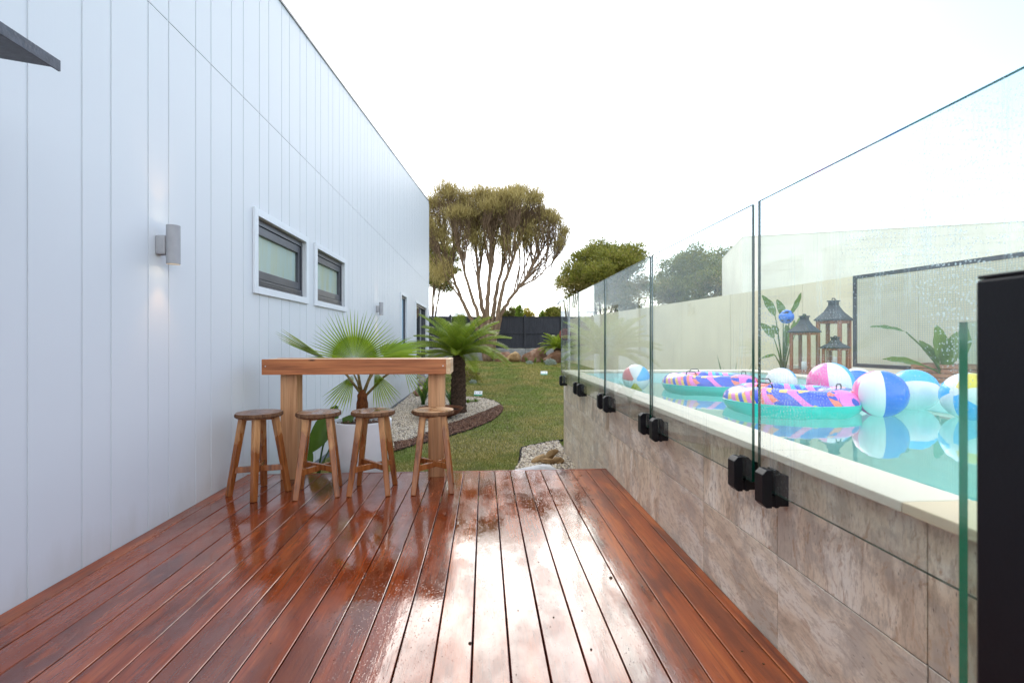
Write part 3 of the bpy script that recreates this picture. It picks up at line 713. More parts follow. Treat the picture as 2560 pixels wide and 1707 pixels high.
# ---- glass fence
PANELS = [(-1.4, 1.873), (1.917, 3.109), (3.145, 4.335), (4.366, 5.551), (5.599, 6.853)]
GL = ['wide wet glass panel nearest the camera, rain drops in front of the beach balls',
      'wet glass panel second from the camera, streaked in front of the far tree',
      'glass panel third from the camera along the pool wall',
      'glass panel fourth from the camera along the pool wall',
      'farthest glass panel at the lawn end of the pool wall']
gx0, gx1, gz0, gz1 = 1.120, 1.132, 0.658, 1.82
def clamp_me():
    m = MB(); h = 0.074
    def jaw(x0, x1, sgn):
        ch = 0.018
        z = [(-h, 0), (-h + ch, 1), (h - ch, 1), (h, 0)]
        # chamfered outer jaw
        xo, xi = (x0, x1) if sgn < 0 else (x1, x0)
        prof = [(xi, -h), (xo + (-sgn) * ch, -h), (xo, -h + ch), (xo, h - ch), (xo + (-sgn) * ch, h), (xi, h)]
        kk = len(prof)
        f = [tuple(range(kk)), tuple(reversed(range(kk, 2 * kk)))] + [(i, i + kk, (i + 1) % kk + kk, (i + 1) % kk) for i in range(kk)]
        m.add([(x, -0.027, zz) for x, zz in prof] + [(x, 0.027, zz) for x, zz in prof], f)
    jaw(-0.046, -0.0065, -1); jaw(0.0065, 0.036, 1)
    m.box(-0.03, 0.0645, -0.022, 0.022, -h + 0.004, -0.03)
    m.box(0.030, 0.0645, -0.022, 0.022, -0.031, 0.05)
    me = m.me(); return me
CLAMP = clamp_me()
for (y0, y1), lab in zip(PANELS, GL):
    yc = (y0 + y1) / 2
    p = empty('glass_fence', ((gx0 + gx1) / 2, yc, gz0)); tag(p, lab, 'glass panel', 'frameless glass panels along the pool wall')
    h, w, d = gz1 - gz0, (y1 - y0) / 2, (gx1 - gx0) / 2
    m = MB()
    m.add([(-d,-w,0),(d,-w,0),(d,w,0),(-d,w,0),(-d,-w,h),(d,-w,h),(d,w,h),(-d,w,h)], [(3,0,4,7),(1,2,6,5)], 0)
    m.add([(-d,-w,0),(d,-w,0),(d,w,0),(-d,w,0),(-d,-w,h),(d,-w,h),(d,w,h),(-d,w,h)], [(0,3,2,1),(4,5,6,7),(0,1,5,4),(2,3,7,6)], 1)
    obj('pane', m.me(), [M['glass'], M['glass_edge']], p)
    ins = 0.095
    for yy in ((-w + ins, w - ins) if y0 > 0 else (w - 0.07, 0.0)):
        bev(obj('clamp', CLAMP, M['black'], p, (0, yy, 0.012)), 0.002, 2)

# ---- gate post and gate glass close to the camera
gp = empty('gate_post', (0.539, 0.42, 0)); tag(gp, 'black square gate post at the right edge of the picture', 'post')
m = MB(); m.box(-0.036, 0.036, -0.036, 0.036, 0.0, 1.312); bev(obj('shaft', m.me(), M['black'], gp), 0.003)
m = MB(); m.box(-0.035, 0.035, -0.035, 0.035, 1.3125, 1.316); bev(obj('cap', m.me(), M['black'], gp), 0.001)
m = MB(); m.box(-0.05, 0.05, -0.05, 0.05, 0.0005, 0.012); obj('base_plate', m.me(), M['black'], gp)
gg = empty('glass_gate', (0.602, 0.1, 0)); tag(gg, 'frameless glass gate with thick green edge beside the black post', 'gate')
m = MB(); d, y0, y1, z0, z1 = 0.006, -0.55, 0.46, 0.06, 1.273
vs = [(-d,y0,z0),(d,y0,z0),(d,y1,z0),(-d,y1,z0),(-d,y0,z1),(d,y0,z1),(d,y1,z1),(-d,y1,z1)]
m.add(vs, [(3,0,4,7),(1,2,6,5)], 0); m.add(vs, [(0,3,2,1),(4,5,6,7),(0,1,5,4),(2,3,7,6)], 1)
obj('pane', m.me(), [M['gate_glass'], M['gate_edge']], gg)

# ---- cream boundary wall, neighbour building
cw = empty('boundary_wall', (0, 0, 0)); tag(cw, 'cream rendered boundary wall behind the pool', 'wall')
A = Vector((7.43, 2.4)); Cc = Vector((4.61, 25.3)); T = (Cc - A).normalized(); Nn = Vector((-T.y, T.x))
L = (Cc - A).length; npan = 10
for k in range(npan):
    a = A + T * (L * k / npan + 0.006); b = A + T * (L * (k + 1) / npan - 0.006)
    m = MB(); q = Nn * (-0.12)
    off = random.uniform(-.006, .006) * Nn
    a2, b2 = a + off, b + off
    m.add([(a2.x,a2.y,-.5),(b2.x,b2.y,-.5),(b2.x-q.x,b2.y-q.y,-.5),(a2.x-q.x,a2.y-q.y,-.5),(a2.x,a2.y,2.4),(b2.x,b2.y,2.4),(b2.x-q.x,b2.y-q.y,2.4),(a2.x-q.x,a2.y-q.y,2.4)],
          [(0,3,2,1),(4,5,6,7),(0,1,5,4),(1,2,6,5),(2,3,7,6),(3,0,4,7)])
    obj('wall_panel', m.me(), M['cream'], cw)
nb = empty('neighbour_house', (0, 0, 0)); tag(nb, 'pale cream building rising behind the cream boundary wall', 'building')
pA = W(1856, 851, 21.0); pB = W(2760, 851, 17.6)
A3, B3 = Vector((pA.x, pA.y)), Vector((pB.x, pB.y)); D3 = (B3 - A3).normalized(); P3 = Vector((-D3.y, D3.x))
if P3.y < 0: P3 = -P3
nrow = 17; z0 = -0.6; zt = 1.25 + 258 / FPX * 21.0
for k in range(nrow):
    za, zb = z0 + (zt - z0) * k / nrow, z0 + (zt - z0) * (k + 1) / nrow
    m = MB(); a, b = A3, B3; q = P3 * 6; lean = P3 * 0.005
    m.add([(a.x,a.y,za),(b.x,b.y,za),(b.x+q.x,b.y+q.y,za),(a.x+q.x,a.y+q.y,za),(a.x+lean.x,a.y+lean.y,zb),(b.x+lean.x,b.y+lean.y,zb),(b.x+q.x,b.y+q.y,zb),(a.x+q.x,a.y+q.y,zb)],
          [(0,3,2,1),(4,5,6,7),(0,1,5,4),(1,2,6,5),(2,3,7,6),(3,0,4,7)])
    obj('weatherboard', m.me(), M['cream_pale'], nb)
m = MB(); a, b = A3 - D3 * .01 - P3 * .01, B3 - P3 * .01; q = P3 * 6.02
m.add([(a.x,a.y,zt),(b.x,b.y,zt),(b.x+q.x,b.y+q.y,zt),(a.x+q.x,a.y+q.y,zt),(a.x,a.y,zt+.03),(b.x,b.y,zt+.03),(b.x+q.x,b.y+q.y,zt+.03),(a.x+q.x,a.y+q.y,zt+.03)],
      [(0,3,2,1),(4,5,6,7),(0,1,5,4),(1,2,6,5),(2,3,7,6),(3,0,4,7)])
obj('roof_edge', m.me(), M['cream_pale'], nb)

# pale building far behind the left end of the dark fence
fb = empty('far_house', (-8.0, 52, -0.6)); tag(fb, 'pale low roofed house far behind the dark fence and tree trunk', 'building')
obj('wall', box_me(-9, 7.5, 0, 6, 0, 3.9), M['cream_pale'], fb)
m = MB(); m.add([(-9.6,-.6,3.9),(8.1,-.6,3.9),(8.1,6.6,3.9),(-9.6,6.6,3.9),(-7,3,5.3),(5,3,5.3)], [(0,1,5,4),(1,2,5),(2,3,4,5),(3,0,4),(3,2,1,0)])
obj('roof', m.me(), M['roof_w'], fb)

# ---- dark paling fence on a sleeper wall
FY = 28.0
fe = empty('paling_fence', (0, FY, 0)); tag(fe, 'charcoal timber paling fence across the end of the garden', 'fence')
rw = empty('retaining_wall', (0, FY - 0.3, 0)); tag(rw, 'low grey concrete sleeper wall under the charcoal fence', 'retaining wall')
fz0, fz1 = 0.78, 2.64
posts = [-8.6 + 2.2 * k for k in range(10)]
for x in posts:
    bev(obj('post', box_me(x - .06, x + .06, -0.09, 0.03, 0.0, fz1 + 0.12), M['fence'], fe), 0.01, 1)
for xa, xb in zip(posts[:-1], posts[1:]):
    m = MB(); x = xa + 0.065; k = 0
    while x < xb - 0.14:
        m.box(x, x + 0.116, 0.01 + 0.012 * (k % 2), 0.03 + 0.012 * (k % 2), fz0, fz1 - 0.01 * random.random()); x += 0.104; k += 1
    obj('paling_bay', m.me(), M['fence'], fe)
    obj('rail', box_me(xa + .06, xb - .06, -0.045, 0.008, fz0 + 0.86, fz0 + 0.94), M['fence'], fe)
    obj('capping', box_me(xa + .06, xb - .06, -0.05, 0.06, fz1 + 0.003, fz1 + 0.035), M['fence'], fe)
    for q in range(3): bev(obj('sleeper', box_me(xa + .01, xb - .01, 0, 0.08, -0.02 + .265 * q, 0.24 + .265 * q), M['sleeper'], rw), 0.01, 1)

# ============================================================ OBJECTS
def rebase(e):                          # move a thing's empty to the foot of its parts
    bpy.context.view_layer.update()
    pts = [ch.matrix_local @ Vector(c) for ch in e.children if ch.type == 'MESH' for c in ch.bound_box]
    if not pts: return
    c = Vector(((min(p.x for p in pts) + max(p.x for p in pts)) / 2, (min(p.y for p in pts) + max(p.y for p in pts)) / 2, min(p.z for p in pts)))
    for ch in e.children: ch.location = ch.location - c
    e.location = e.matrix_world @ c
for e in (cw, nb): rebase(e)

# ---- wall lights
def wall_light(y, label):
    t = empty('wall_light', (XW, y, 1.768)); tag(t, label, 'wall light', 'cylinder lights on the house wall')
    m = MB(); m.lathe([(0.030, 0.012), (0.041, 0.0), (0.041, 0.262), (0.030, 0.262), (0.030, 0.25)], 32, c=(0.098, 0, 0))
    bd = obj('body', smooth_angle(m.me()), M['conc'], t)
    m = MB(); m.box(0.001, 0.062, -0.034, 0.034, 0.062, 0.192); bev(obj('backplate', m.me(), M['conc'], t), 0.008)
    for z, s in ((0.010, 1), (0.252, -1)):
        m = MB(); m.lathe([(0.0301, 0), (0.0001, 0.001 * s)], 24, c=(0.098, 0, z)); obj('lens', m.me(), M['lens'], t)
        ld = bpy.data.lights.new('lamp', 'SPOT'); ld.energy = 1.5 if s > 0 else 0.8; ld.color = (1, 0.56, 0.24); ld.spot_size = R(75); ld.spot_blend = 0.9; ld.shadow_soft_size = 0.02
        l = bpy.data.objects.new('lamp', ld); COL.objects.link(l); l.parent = t
        l.location = (0.098, 0, z - 0.03 * s); l.rotation_euler = (0 if s > 0 else math.pi, 0, 0)
wall_light(3.34, 'grey concrete cylinder light on the white wall, glowing near the camera')
wall_light(9.82, 'small grey cylinder light far along the white wall above the palm')

# ---- bar table
bt = empty('bar_table', (-1.13, 4.46, 0)); tag(bt, 'narrow oregon timber bar table on two square posts', 'table')
def btb(name, x0, x1, y0, y1, z0, z1, mt, b=0.003):
    o = obj(name, box_me(x0 + 1.13, x1 + 1.13, y0 - 4.38, y1 - 4.38, z0, z1), mt, bt); bev(o, b); return o
fa = btb('front_apron', -1.96, -0.346, 4.20, 4.242, 0.947, 1.083, M['red_timber'])
btb('back_apron', -1.96, -0.346, 4.515, 4.557, 0.947, 1.083, M['red_timber'])
btb('end_board', -0.345, -0.304, 4.200, 4.557, 0.947, 1.083, M['end_grain'])
btb('end_board', -1.96, -1.92, 4.243, 4.514, 0.948, 1.081, M['end_grain'])
btb('top_board', -1.919, -0.347, 4.2435, 4.376, 1.045, 1.081, M['end_grain'])
btb('top_board', -1.919, -0.347, 4.380, 4.5135, 1.045, 1.081, M['end_grain'])
btb('post', -1.83, -1.685, 4.275, 4.41, 0.0, 1.044, M['post_timber'])
btb('post', -0.513, -0.368, 4.275, 4.41, 0.0, 1.044, M['post_timber'])
for x in (-1.927, -0.372):
    m = MB(); m.lathe([(0.0055, -0.001), (0.0055, 0.0025), (0.003, 0.003), (0.003, 0.001)], 12)
    s = obj('screw', m.me(), M['steel'], bt, (x + 1.13, 4.20 - 4.38 - 0.0005, 1.022)); s.rotation_euler = (R(90), 0, 0)

# ---- stools
def stool(x, y, rz, label, seat_mat, seed):
    rg = random.Random(seed)
    t = empty('bar_stool', (x, y, 0), rz); tag(t, label, 'stool', 'slab seat stools at the bar table')
    SH = 0.668
    ph = [rg.uniform(0, 6.28) for _ in range(6)]
    def jit(i, k):
        a = 2 * math.pi * k / 56
        j = 1 + 0.012 * math.sin(3 * a + ph[0]) + 0.008 * math.sin(7 * a + ph[1])
        if i in (1, 2): j += 0.012 * math.sin(23 * a + ph[2]) + rg.uniform(-.012, .012)
        return j
    m = MB(); m.lathe([(0.166, 0.0), (0.175, 0.008), (0.176, 0.024), (0.172, 0.036)], 56, mi=1, jit=jit)
    ntop = len(m.v) - 56
    m.f.pop(); m.mi.pop()
    ctr = len(m.v); m.v.append((0, 0, 0.038))
    for k in range(56): m.f.append((ntop + k, ntop + (k + 1) % 56, ctr)); m.mi.append(0)
    s = obj('seat', smooth_angle(m.me(), 40), [seat_mat, M['bark_rim']], t, (0, 0, SH - 0.038), (0, 0, rg.uniform(0, 3)))
    top, bot = [], []
    for k in range(4):
        a = math.pi / 4 + k * math.pi / 2
        p = Vector((0.118 * math.cos(a), 0.118 * math.sin(a), SH - 0.039)); q = Vector((0.218 * math.cos(a), 0.218 * math.sin(a), 0.0))
        top.append(p); bot.append(q)
        m = MB(); d = (q - p); m.beam(p, q, 0.052, 0.043, 0.046, 0.040, ref=(math.cos(a + 0.785 * (1 if k % 2 else 1)), math.sin(a + 0.785), 0))
        # flatten feet to the deck
        m.v = [(v[0], v[1], max(0.0, v[2]) if v[2] < 0.1 else min(v[2], SH - 0.038)) for v in m.v]
        bev(obj('leg', m.me(), M['stool'], t), 0.005)
    for a, b, z in ((0, 2, 0.205), (1, 3, 0.217)):
        f = lambda k: top[k].lerp(bot[k], 1 - z / (SH - 0.039))
        m = MB(); p, q = f(a), f(b); p.z = q.z = z
        m.beam(p, q, 0.030, 0.030, 0.046, 0.046, ref=(0, 0, 1)); bev(obj('stretcher', m.me(), M['stool'], t), 0.003)
    m = MB(); m.box(-0.10, 0.10, -0.018, 0.018, SH - 0.066, SH - 0.0385); bev(obj('cleat', m.me(), M['stool'], t, rot=(0, 0, math.pi / 4)), 0.003)
    return t
def cam2w(lat, dep): return (lat * CY + dep * SY, dep * CY - lat * SY)
x, y = cam2w(-2.068, 3.86); stool(x, y, R(-30), 'grey brown stool nearest the house wall, at the left end of the table', M['seat_grey'], 1)
x, y = cam2w(-1.588, 3.88); stool(x, y, R(13), 'wet topped stool second from the house wall, beside the left table post', M['seat_brown'], 2)
x, y = cam2w(-1.160, 3.945); stool(x, y, R(0), 'dark wet stool in front of the white palm pot', M['seat_brown'], 3)
x, y = cam2w(-0.665, 3.99); stool(x, y, R(4), 'pale honey topped stool in front of the right table post', M['seat_pale'], 4)

# ---- pool things
def ball(name, u, dep, r, cols, label, rot, cz=None, z=None):
    p = W(u, 851, dep); zc = cz if cz is not None else WZ + r * 0.90
    NS, NR = 36, 18
    V = [(0, 0, -1)]
    for i in range(1, NR):
        ph = -math.pi / 2 + math.pi * i / NR
        for k in range(NS):
            a = 2 * math.pi * k / NS; V.append((math.cos(ph) * math.cos(a), math.cos(ph) * math.sin(a), math.sin(ph)))
    V.append((0, 0, 1)); F = []; MI = []
    pick = lambda k: (k * 6) // NS
    for k in range(NS):
        F.append((0, 1 + (k + 1) % NS, 1 + k)); MI.append(6)
        e = 1 + (NR - 2) * NS; F.append((e + k, e + (k + 1) % NS, len(V) - 1)); MI.append(6)
    for i in range(NR - 2):
        for k in range(NS):
            a = 1 + i * NS
            F.append((a + k, a + (k + 1) % NS, a + NS + (k + 1) % NS, a + NS + k)); MI.append(pick(k))
    # thin white seam between gores is left by a slight inward pinch of the seam vertices
    V2 = []
    for j, v in enumerate(V):
        s = 1.0
        if 0 < j < len(V) - 1 and ((j - 1) % NS) % 6 == 0: s = 0.988
        V2.append(tuple(c * r * s for c in v))
    o = obj(name, me_from(V2, F, True, MI), [M[c] for c in cols] + [M['vw']], None, (p.x, p.y, zc), rot)
    tag(o, label, 'beach ball'); return o
ball('beach_ball', 1590, 5.25, 0.15, ['vlb', 'vw', 'vr', 'vw', 'vy', 'vw'], 'small beach ball with yellow and red panels floating at the far left', (R(100), R(0), R(-22)))
ball('beach_ball', 1953, 4.75, 0.145, ['vw', 'vw', 'vlb', 'vw', 'vw', 'vw'], 'pale blue and white ball behind the black handled float', (R(0), R(75), R(-60)))
ball('beach_ball', 2076, 4.20, 0.186, ['vp', 'vw', 'vlb', 'vw', 'vp', 'vp'], 'pink and white beach ball between the float and the lanterns', (R(4), R(6), R(170)))
ball('beach_ball', 2143, 4.55, 0.15, ['vlb', 'vw', 'vb', 'vw', 'vlb', 'vw'], 'sky blue ball mostly hidden behind two larger beach balls', (R(70), R(0), R(40)))
ball('beach_ball', 2200, 3.50, 0.172, ['vw', 'vb', 'vb', 'vlb', 'vp', 'vp'], 'large pink, white and deep blue beach ball in the middle of the group', (R(3), R(0), R(180)))
ball('beach_ball', 2283, 3.80, 0.168, ['vw', 'vw', 'vw', 'vlb', 'vw', 'vw'], 'white beach ball with a sky blue top right of the largest ball', (R(0), R(84), R(-41)))
ball('beach_ball', 2425, 3.35, 0.17, ['vy', 'vw', 'vlb', 'vw', 'vlb', 'vw'], 'beach ball with a yellow panel at the far right beside the gate glass', (R(75), R(-25), R(-70)))

def pool_float(x, y, rz, R0, r0, label, seed):
    t = empty('pool_float', (x, y, WZ), rz); tag(t, label, 'pool float', 'patterned ring floats in the pool')
    NU, NV = 72, 28
    def pt(u, v, grow=1.0):
        a = 2 * math.pi * u / NU; b = 2 * math.pi * v / NV
        bulge = 1 + 0.05 * math.cos(3 * a + seed) + 0.025 * math.cos(8 * a)
        rr = r0 * bulge * (1 + 0.012 * math.sin(24 * a) * (math.sin(b) ** 2))
        return ((R0 * 1.22 + rr * math.cos(b)) * math.cos(a), (R0 * 0.95 + rr * math.cos(b)) * math.sin(a), rr * 0.80 * math.sin(b) + r0 * 0.50)
    top = MB(); bot = MB()
    VT = [pt(u, v) for u in range(NU) for v in range(NV)]
    ft, fb_ = [], []
    for u in range(NU):
        for v in range(NV):
            f = (u * NV + v, ((u + 1) % NU) * NV + v, ((u + 1) % NU) * NV + (v + 1) % NV, u * NV + (v + 1) % NV)
            a = 2 * math.pi * (v + 0.5) / NV
            (ft if math.sin(a) > 0.05 else fb_).append(f)
    top.add(VT, ft); bot.add(VT, fb_)
    def clean(mb, name, m):
        me = mb.me(True); bm = bmesh.new(); bm.from_mesh(me)
        bmesh.ops.delete(bm, geom=[v for v in bm.verts if not v.link_faces], context='VERTS'); bm.to_mesh(me); bm.free()
        me.polygons.foreach_set('use_smooth', [True] * len(me.polygons))
        return obj(name, me, m, t)
    clean(top, 'printed_top', M['float']); clean(bot, 'teal_base', M['teal'])
    # welded seam line
    m = MB(); m.tube([Vector(pt(u, 0)) * 1.0 for u in range(NU)] + [Vector(pt(0, 0))], 0.005, 6, cap=False); obj('seam', m.me(True), M['teal'], t)
    # mesh floor inside the ring
    m = MB()
    ring = [(Vector(pt(u, NV // 2)) - Vector((0, 0, r0 * 0.3))) for u in range(NU)]
    m.add([tuple(v) for v in ring] + [(0, 0, r0 * 0.15)], [(u, (u + 1) % NU, NU) for u in range(NU)]); obj('floor_sheet', m.me(True), M['teal'], t)
    for u0 in (int(NU * 0.62), int(NU * 0.90), int(NU * 0.28)):
        p = Vector(pt(u0, NV // 4)); q = Vector(pt(u0 + 4, NV // 4)); mid = (p + q) / 2
        d = (q - p).normalized()
        pts = [mid - d * 0.055, mid - d * 0.05 + Vector((0, 0, 0.022)), mid - d * 0.035 + Vector((0, 0, 0.034)), mid + d * 0.035 + Vector((0, 0, 0.034)), mid + d * 0.05 + Vector((0, 0, 0.022)), mid + d * 0.055]
        m = MB(); m.tube(pts, 0.005, 8); obj('handle', m.me(True), M['black'], t)
p = W(1972, 851, 3.80); pool_float(p.x, p.y, R(-18), 0.29, 0.14, 'nearer ring float with bright printed top and teal underside', 0.4)
p = W(1775, 851, 5.25); pool_float(p.x, p.y, R(-15), 0.30, 0.14, 'farther ring float with pink and blue printed top', 2.1)

# ---- lanterns
def lantern(u, dep, w, h, rz, label):
    p = W(u, 851, dep)
    t = empty('garden_lantern', (p.x, p.y, 0.797), rz); tag(t, label, 'lantern', 'timber lanterns with dark roofs beside the pool')
    a = w / 2; bh = h * 0.70; s = w * 0.13
    m = MB(); m.box(-a, a, -a, a, 0.0, 0.035); bev(obj('base', m.me(), M['lant_wood'], t), 0.004)
    for sx in (-1, 1):
        for sy in (-1, 1):
            m = MB(); cx, cy_ = sx * (a - s / 2 - .004), sy * (a - s / 2 - .004); m.box(cx - s / 2, cx + s / 2, cy_ - s / 2, cy_ + s / 2, 0.036, bh); bev(obj('upright', m.me(), M['lant_wood'], t), 0.003)
    for k in range(4):
        m = MB(); m.box(-a + s + .004, a - s - .004, a - s * 0.8, a - s * 0.25, bh - s * 0.9, bh - 0.001)
        m.box(-a + s + .004, a - s - .004, a - s * 0.8, a - s * 0.25, 0.036, 0.036 + s * 0.7); obj('rail', m.me(), M['lant_wood'], t, rot=(0, 0, k * math.pi / 2))
        m = MB(); m.box(-a + s + .002, a - s - .002, a - s * 0.55, a - s * 0.5, 0.037 + s * 0.7, bh - s * 0.9); obj('pane', m.me(), M['lantern_glass'], t, rot=(0, 0, k * math.pi / 2))
    m = MB(); b = a * 1.1; c = a * 0.30; c2 = a * 0.55
    rings = [(b, bh + 0.0005), (b, bh + 0.015), (c2, bh + (h - bh) * 0.42), (c, bh + (h - bh) * 0.72), (c, bh + (h - bh) * 0.88)]
    vs = [(sx * q, sy * q, z) for q, z in rings for sx, sy in ((-1,-1),(1,-1),(1,1),(-1,1))]
    fs = [(3,2,1,0)] + [(4*i+k, 4*i+(k+1)%4, 4*i+4+(k+1)%4, 4*i+4+k) for i in range(4) for k in range(4)] + [(16,17,18,19)]
    m.add(vs, fs); obj('roof', m.me(), M['lant_roof'], t)
    m = MB(); zc = bh + (h - bh) * 0.88; m.box(-c * 1.25, c * 1.25, -c * 1.25, c * 1.25, zc + 0.0005, zc + 0.018); obj('cap', m.me(), M['lant_roof'], t)
    m = MB(); m.tube([(-c * 0.9, 0, zc + 0.018), (-c * 0.8, 0, h + .01), (c * 0.8, 0, h + .01), (c * 0.9, 0, zc + 0.018)], 0.007, 6); obj('handle', m.me(True), M['lant_roof'], t)
    m = MB(); m.lathe([(w * 0.13, 0), (w * 0.13, h * 0.16), (w * .02, h * 0.165)], 16, c=(0, 0, 0.036)); obj('candle', m.me(True), M['vw'], t)
lantern(2011, 6.45, 0.27, 0.80, R(28), 'middle sized timber lantern with a dark tin roof beside the tall plant')
lantern(2084, 6.95, 0.34, 1.06, R(28), 'tallest timber lantern with a dark tin roof')
lantern(2088, 6.20, 0.235, 0.50, R(28), 'smallest timber lantern standing in front of the tallest one')

# ---- mesh screen in front of the cream wall
sA = W(2134, 851, 8.15); sB = A
sdir = Vector((A.x - 0.14 - sA.x, A.y - sA.y)).normalized()
ms = empty('mesh_screen', (sA.x, sA.y, 0.797), math.atan2(sdir.y, sdir.x)); tag(ms, 'woven mesh screen in a dark frame in front of the cream wall', 'screen')
SL, SHh = 4.2, 1.565
obj('mesh', me_from([(0.05, 0, 0.06), (SL - 0.05, 0, 0.06), (SL - .05, 0, SHh - 0.06), (0.05, 0, SHh - 0.06)], [(0, 1, 2, 3)]), M['screen'], ms)
for x0, x1, z0, z1 in ((0, .055, 0, SHh), (SL - .055, SL, 0, SHh), (.056, SL - .056, SHh - .06, SHh - .001), (.056, SL - .056, .001, .06)):
    bev(obj('frame_bar', box_me(x0, x1, -0.02, 0.02, z0, z1), M['charcoal'], ms), 0.003)

# ---- low timber planter on the right
pp = W(2345, 851, 5.05)
pl = empty('timber_planter', (pp.x + 0.42, pp.y - 0.2, 0.797), R(-60)); tag(pl, 'low slatted timber planter behind the beach balls', 'planter')
for k in range(4):
    for sgn in (-1, 1):
        bev(obj('slat', box_me(-0.62, 0.62, sgn * 0.24 - 0.012, sgn * 0.24 + 0.012, 0.008 + 0.048 * k, 0.05 + 0.048 * k), M['planter_wood'], pl), 0.003, 1)
        bev(obj('slat', box_me(-0.23, 0.23, -0.012, 0.012, 0.008 + 0.048 * k, 0.05 + 0.048 * k), M['planter_wood'], pl, (sgn * 0.61, 0, 0), (0, 0, R(90))), 0.003, 1)
obj('soil', box_me(-0.59, 0.59, -0.22, 0.22, 0.004, 0.16), M['mulch_base'], pl)

# ---- white palm pot
pt_ = empty('plant_pot', (-1.265, 4.98, -0.42)); tag(pt_, 'tall round white pot behind the stools', 'pot')
m = MB(); m.lathe([(0.215, 0.0), (0.225, 0.02), (0.298, 0.84), (0.296, 0.848), (0.278, 0.848), (0.276, 0.77)], 56)
m.f.pop(); m.mi.pop()
obj('shell', smooth_angle(m.me(), 50), M['pot'], pt_)
m = MB(); m.lathe([(0.276, 0.785), (0.2, 0.80), (0.0001, 0.81)], 32); obj('soil', m.me(True), M['mulch_base'], pt_)
rg = random.Random(5); m = MB()
for _ in range(260):
    a, rr = rg.uniform(0, 6.28), 0.26 * math.sqrt(rg.random()); l = rg.uniform(.012, .04)
    c = Vector((rr * math.cos(a), rr * math.sin(a), 0.80 + rg.uniform(0, .022))); d = Vector((rg.uniform(-1, 1), rg.uniform(-1, 1), rg.uniform(-.4, .4))).normalized()
    m.beam(c - d * l / 2, c + d * l / 2, 0.009, 0.006, 0.003, 0.003, ref=(0.1, 0.2, 1))
tag(obj('mulch', m.me(), M['mulch'], pt_), 'bark mulch in the pot', kind='stuff')

# ---- rusty bowl, boulders, stones
def blob(r, seed, flat=1.0, sub=3, rough=0.22, sharp=0.0):
    bm = bmesh.new(); bmesh.ops.create_icosphere(bm, subdivisions=sub, radius=1.0)
    rg = random.Random(seed); ax = [(Vector((rg.gauss(0, 1), rg.gauss(0, 1), rg.gauss(0, 1))).normalized(), rg.uniform(0.55, 0.95)) for _ in range(9)]
    from mathutils import noise as NZ
    off = Vector((seed * 3.1, seed * 1.7, seed))
    for v in bm.verts:
        d = v.co.normalized(); k = 1.0
        for a_, c_ in ax:                          # plane cuts give broken faces
            t = d.dot(a_)
            if t * k > c_: k = c_ / t
        k *= 1 + rough * NZ.noise(d * 1.7 + off) + rough * 0.4 * NZ.noise(d * 5 + off)
        v.co = Vector((d.x * r[0], d.y * r[1], d.z * r[2])) * k
    me = bpy.data.meshes.new('m'); bm.to_mesh(me); bm.free()
    me.polygons.foreach_set('use_smooth', [True] * len(me.polygons))
    try: me.set_sharp_from_angle(angle=R(38))
    except Exception: pass
    return me
p = G(1097, 1056)
fbw = empty('fire_bowl', (p.x, p.y + 0.35, p.z)); tag(fbw, 'wide shallow rusty steel bowl on the gravel', 'bowl')
m = MB(); m.lathe([(0.0001, 0.06), (0.2, 0.075), (0.36, 0.14), (0.47, 0.25), (0.49, 0.25), (0.37, 0.125), (0.2, 0.055), (0.0001, 0.04)], 40); obj('dish', m.me(True), M['rust'], fbw)
m = MB(); m.lathe([(0.16, 0.0), (0.14, 0.06)], 20); obj('foot', m.me(True), M['rust'], fbw)
m = MB(); m.lathe([(0.43, 0.20), (0.0001, 0.21)], 30); obj('soil', m.me(True), M['mulch_base'], fbw)

def boulder(name, p, r, mt, seed, label, cat='boulder', rz=0, sink=0.25, rot=None):
    o = obj(name, blob(r, seed), mt, None, (p.x, p.y, p.z + r[2] * (1 - sink) * 0.8), rot or (0, 0, rz)); tag(o, label, cat); return o
def gp_at(u, dep, z=None):
    p = W(u, 851, dep); return Vector((p.x, p.y, float(lawn_z(p.y)) if z is None else z))
boulder('boulder', gp_at(1258, 25.6), (0.50, 0.40, 0.36), M['rock_red'], 3, 'reddish boulder with a pointed left side at the far lawn edge')
boulder('boulder', gp_at(1283, 25.4), (0.40, 0.35, 0.36), M['rock_tan'], 4, 'orange tan boulder between two reddish ones at the far lawn edge')
boulder('boulder', gp_at(1336, 25.4), (0.78, 0.5, 0.52), M['rock_red'], 9, 'largest reddish boulder with a pale crest in front of the fence')
boulder('boulder', gp_at(1387, 24.6), (0.60, 0.45, 0.40), M['rock_red'], 6, 'low reddish boulder beside the glass at the far lawn edge')
boulder('boulder', G(1043, 966), (0.32, 0.3, 0.36), M['rock_grey'], 21, 'grey brown rock against the house wall behind the strappy plant', 'rock', sink=0.1)
boulder('boulder', G(1049, 992), (0.20, 0.16, 0.14), M['rock_red'], 23, 'reddish rock at the foot of the grey rock by the house', 'rock')
for (u, v, r, s, lab, rt) in ((1345, 1147, (.115, .055, .060), 31, 'brown rock standing apart left of the rock pile on the gravel', (0, R(-28), R(20))),
                            (1378, 1141, (.125, .055, .055), 34, 'upright topmost rock of the pile on the gravel', (0, R(-22), R(25))),
                            (1372, 1152, (.125, .06, .042), 33, 'long tan rock lying at the front of the pile', (0, R(6), R(-12))),
                            (1394, 1150, (.085, .065, .055), 36, 'yellowish rock at the right of the pile', (0, 0, R(10)))):
    p = GZ(u, v, -0.36); p.z = -0.37 if s != 34 else -0.33
    o = obj('garden_rock', blob(r, s), M['rock_tan'], None, p, rt); tag(o, lab, 'rock', 'small rocks on the gravel by the pool wall')
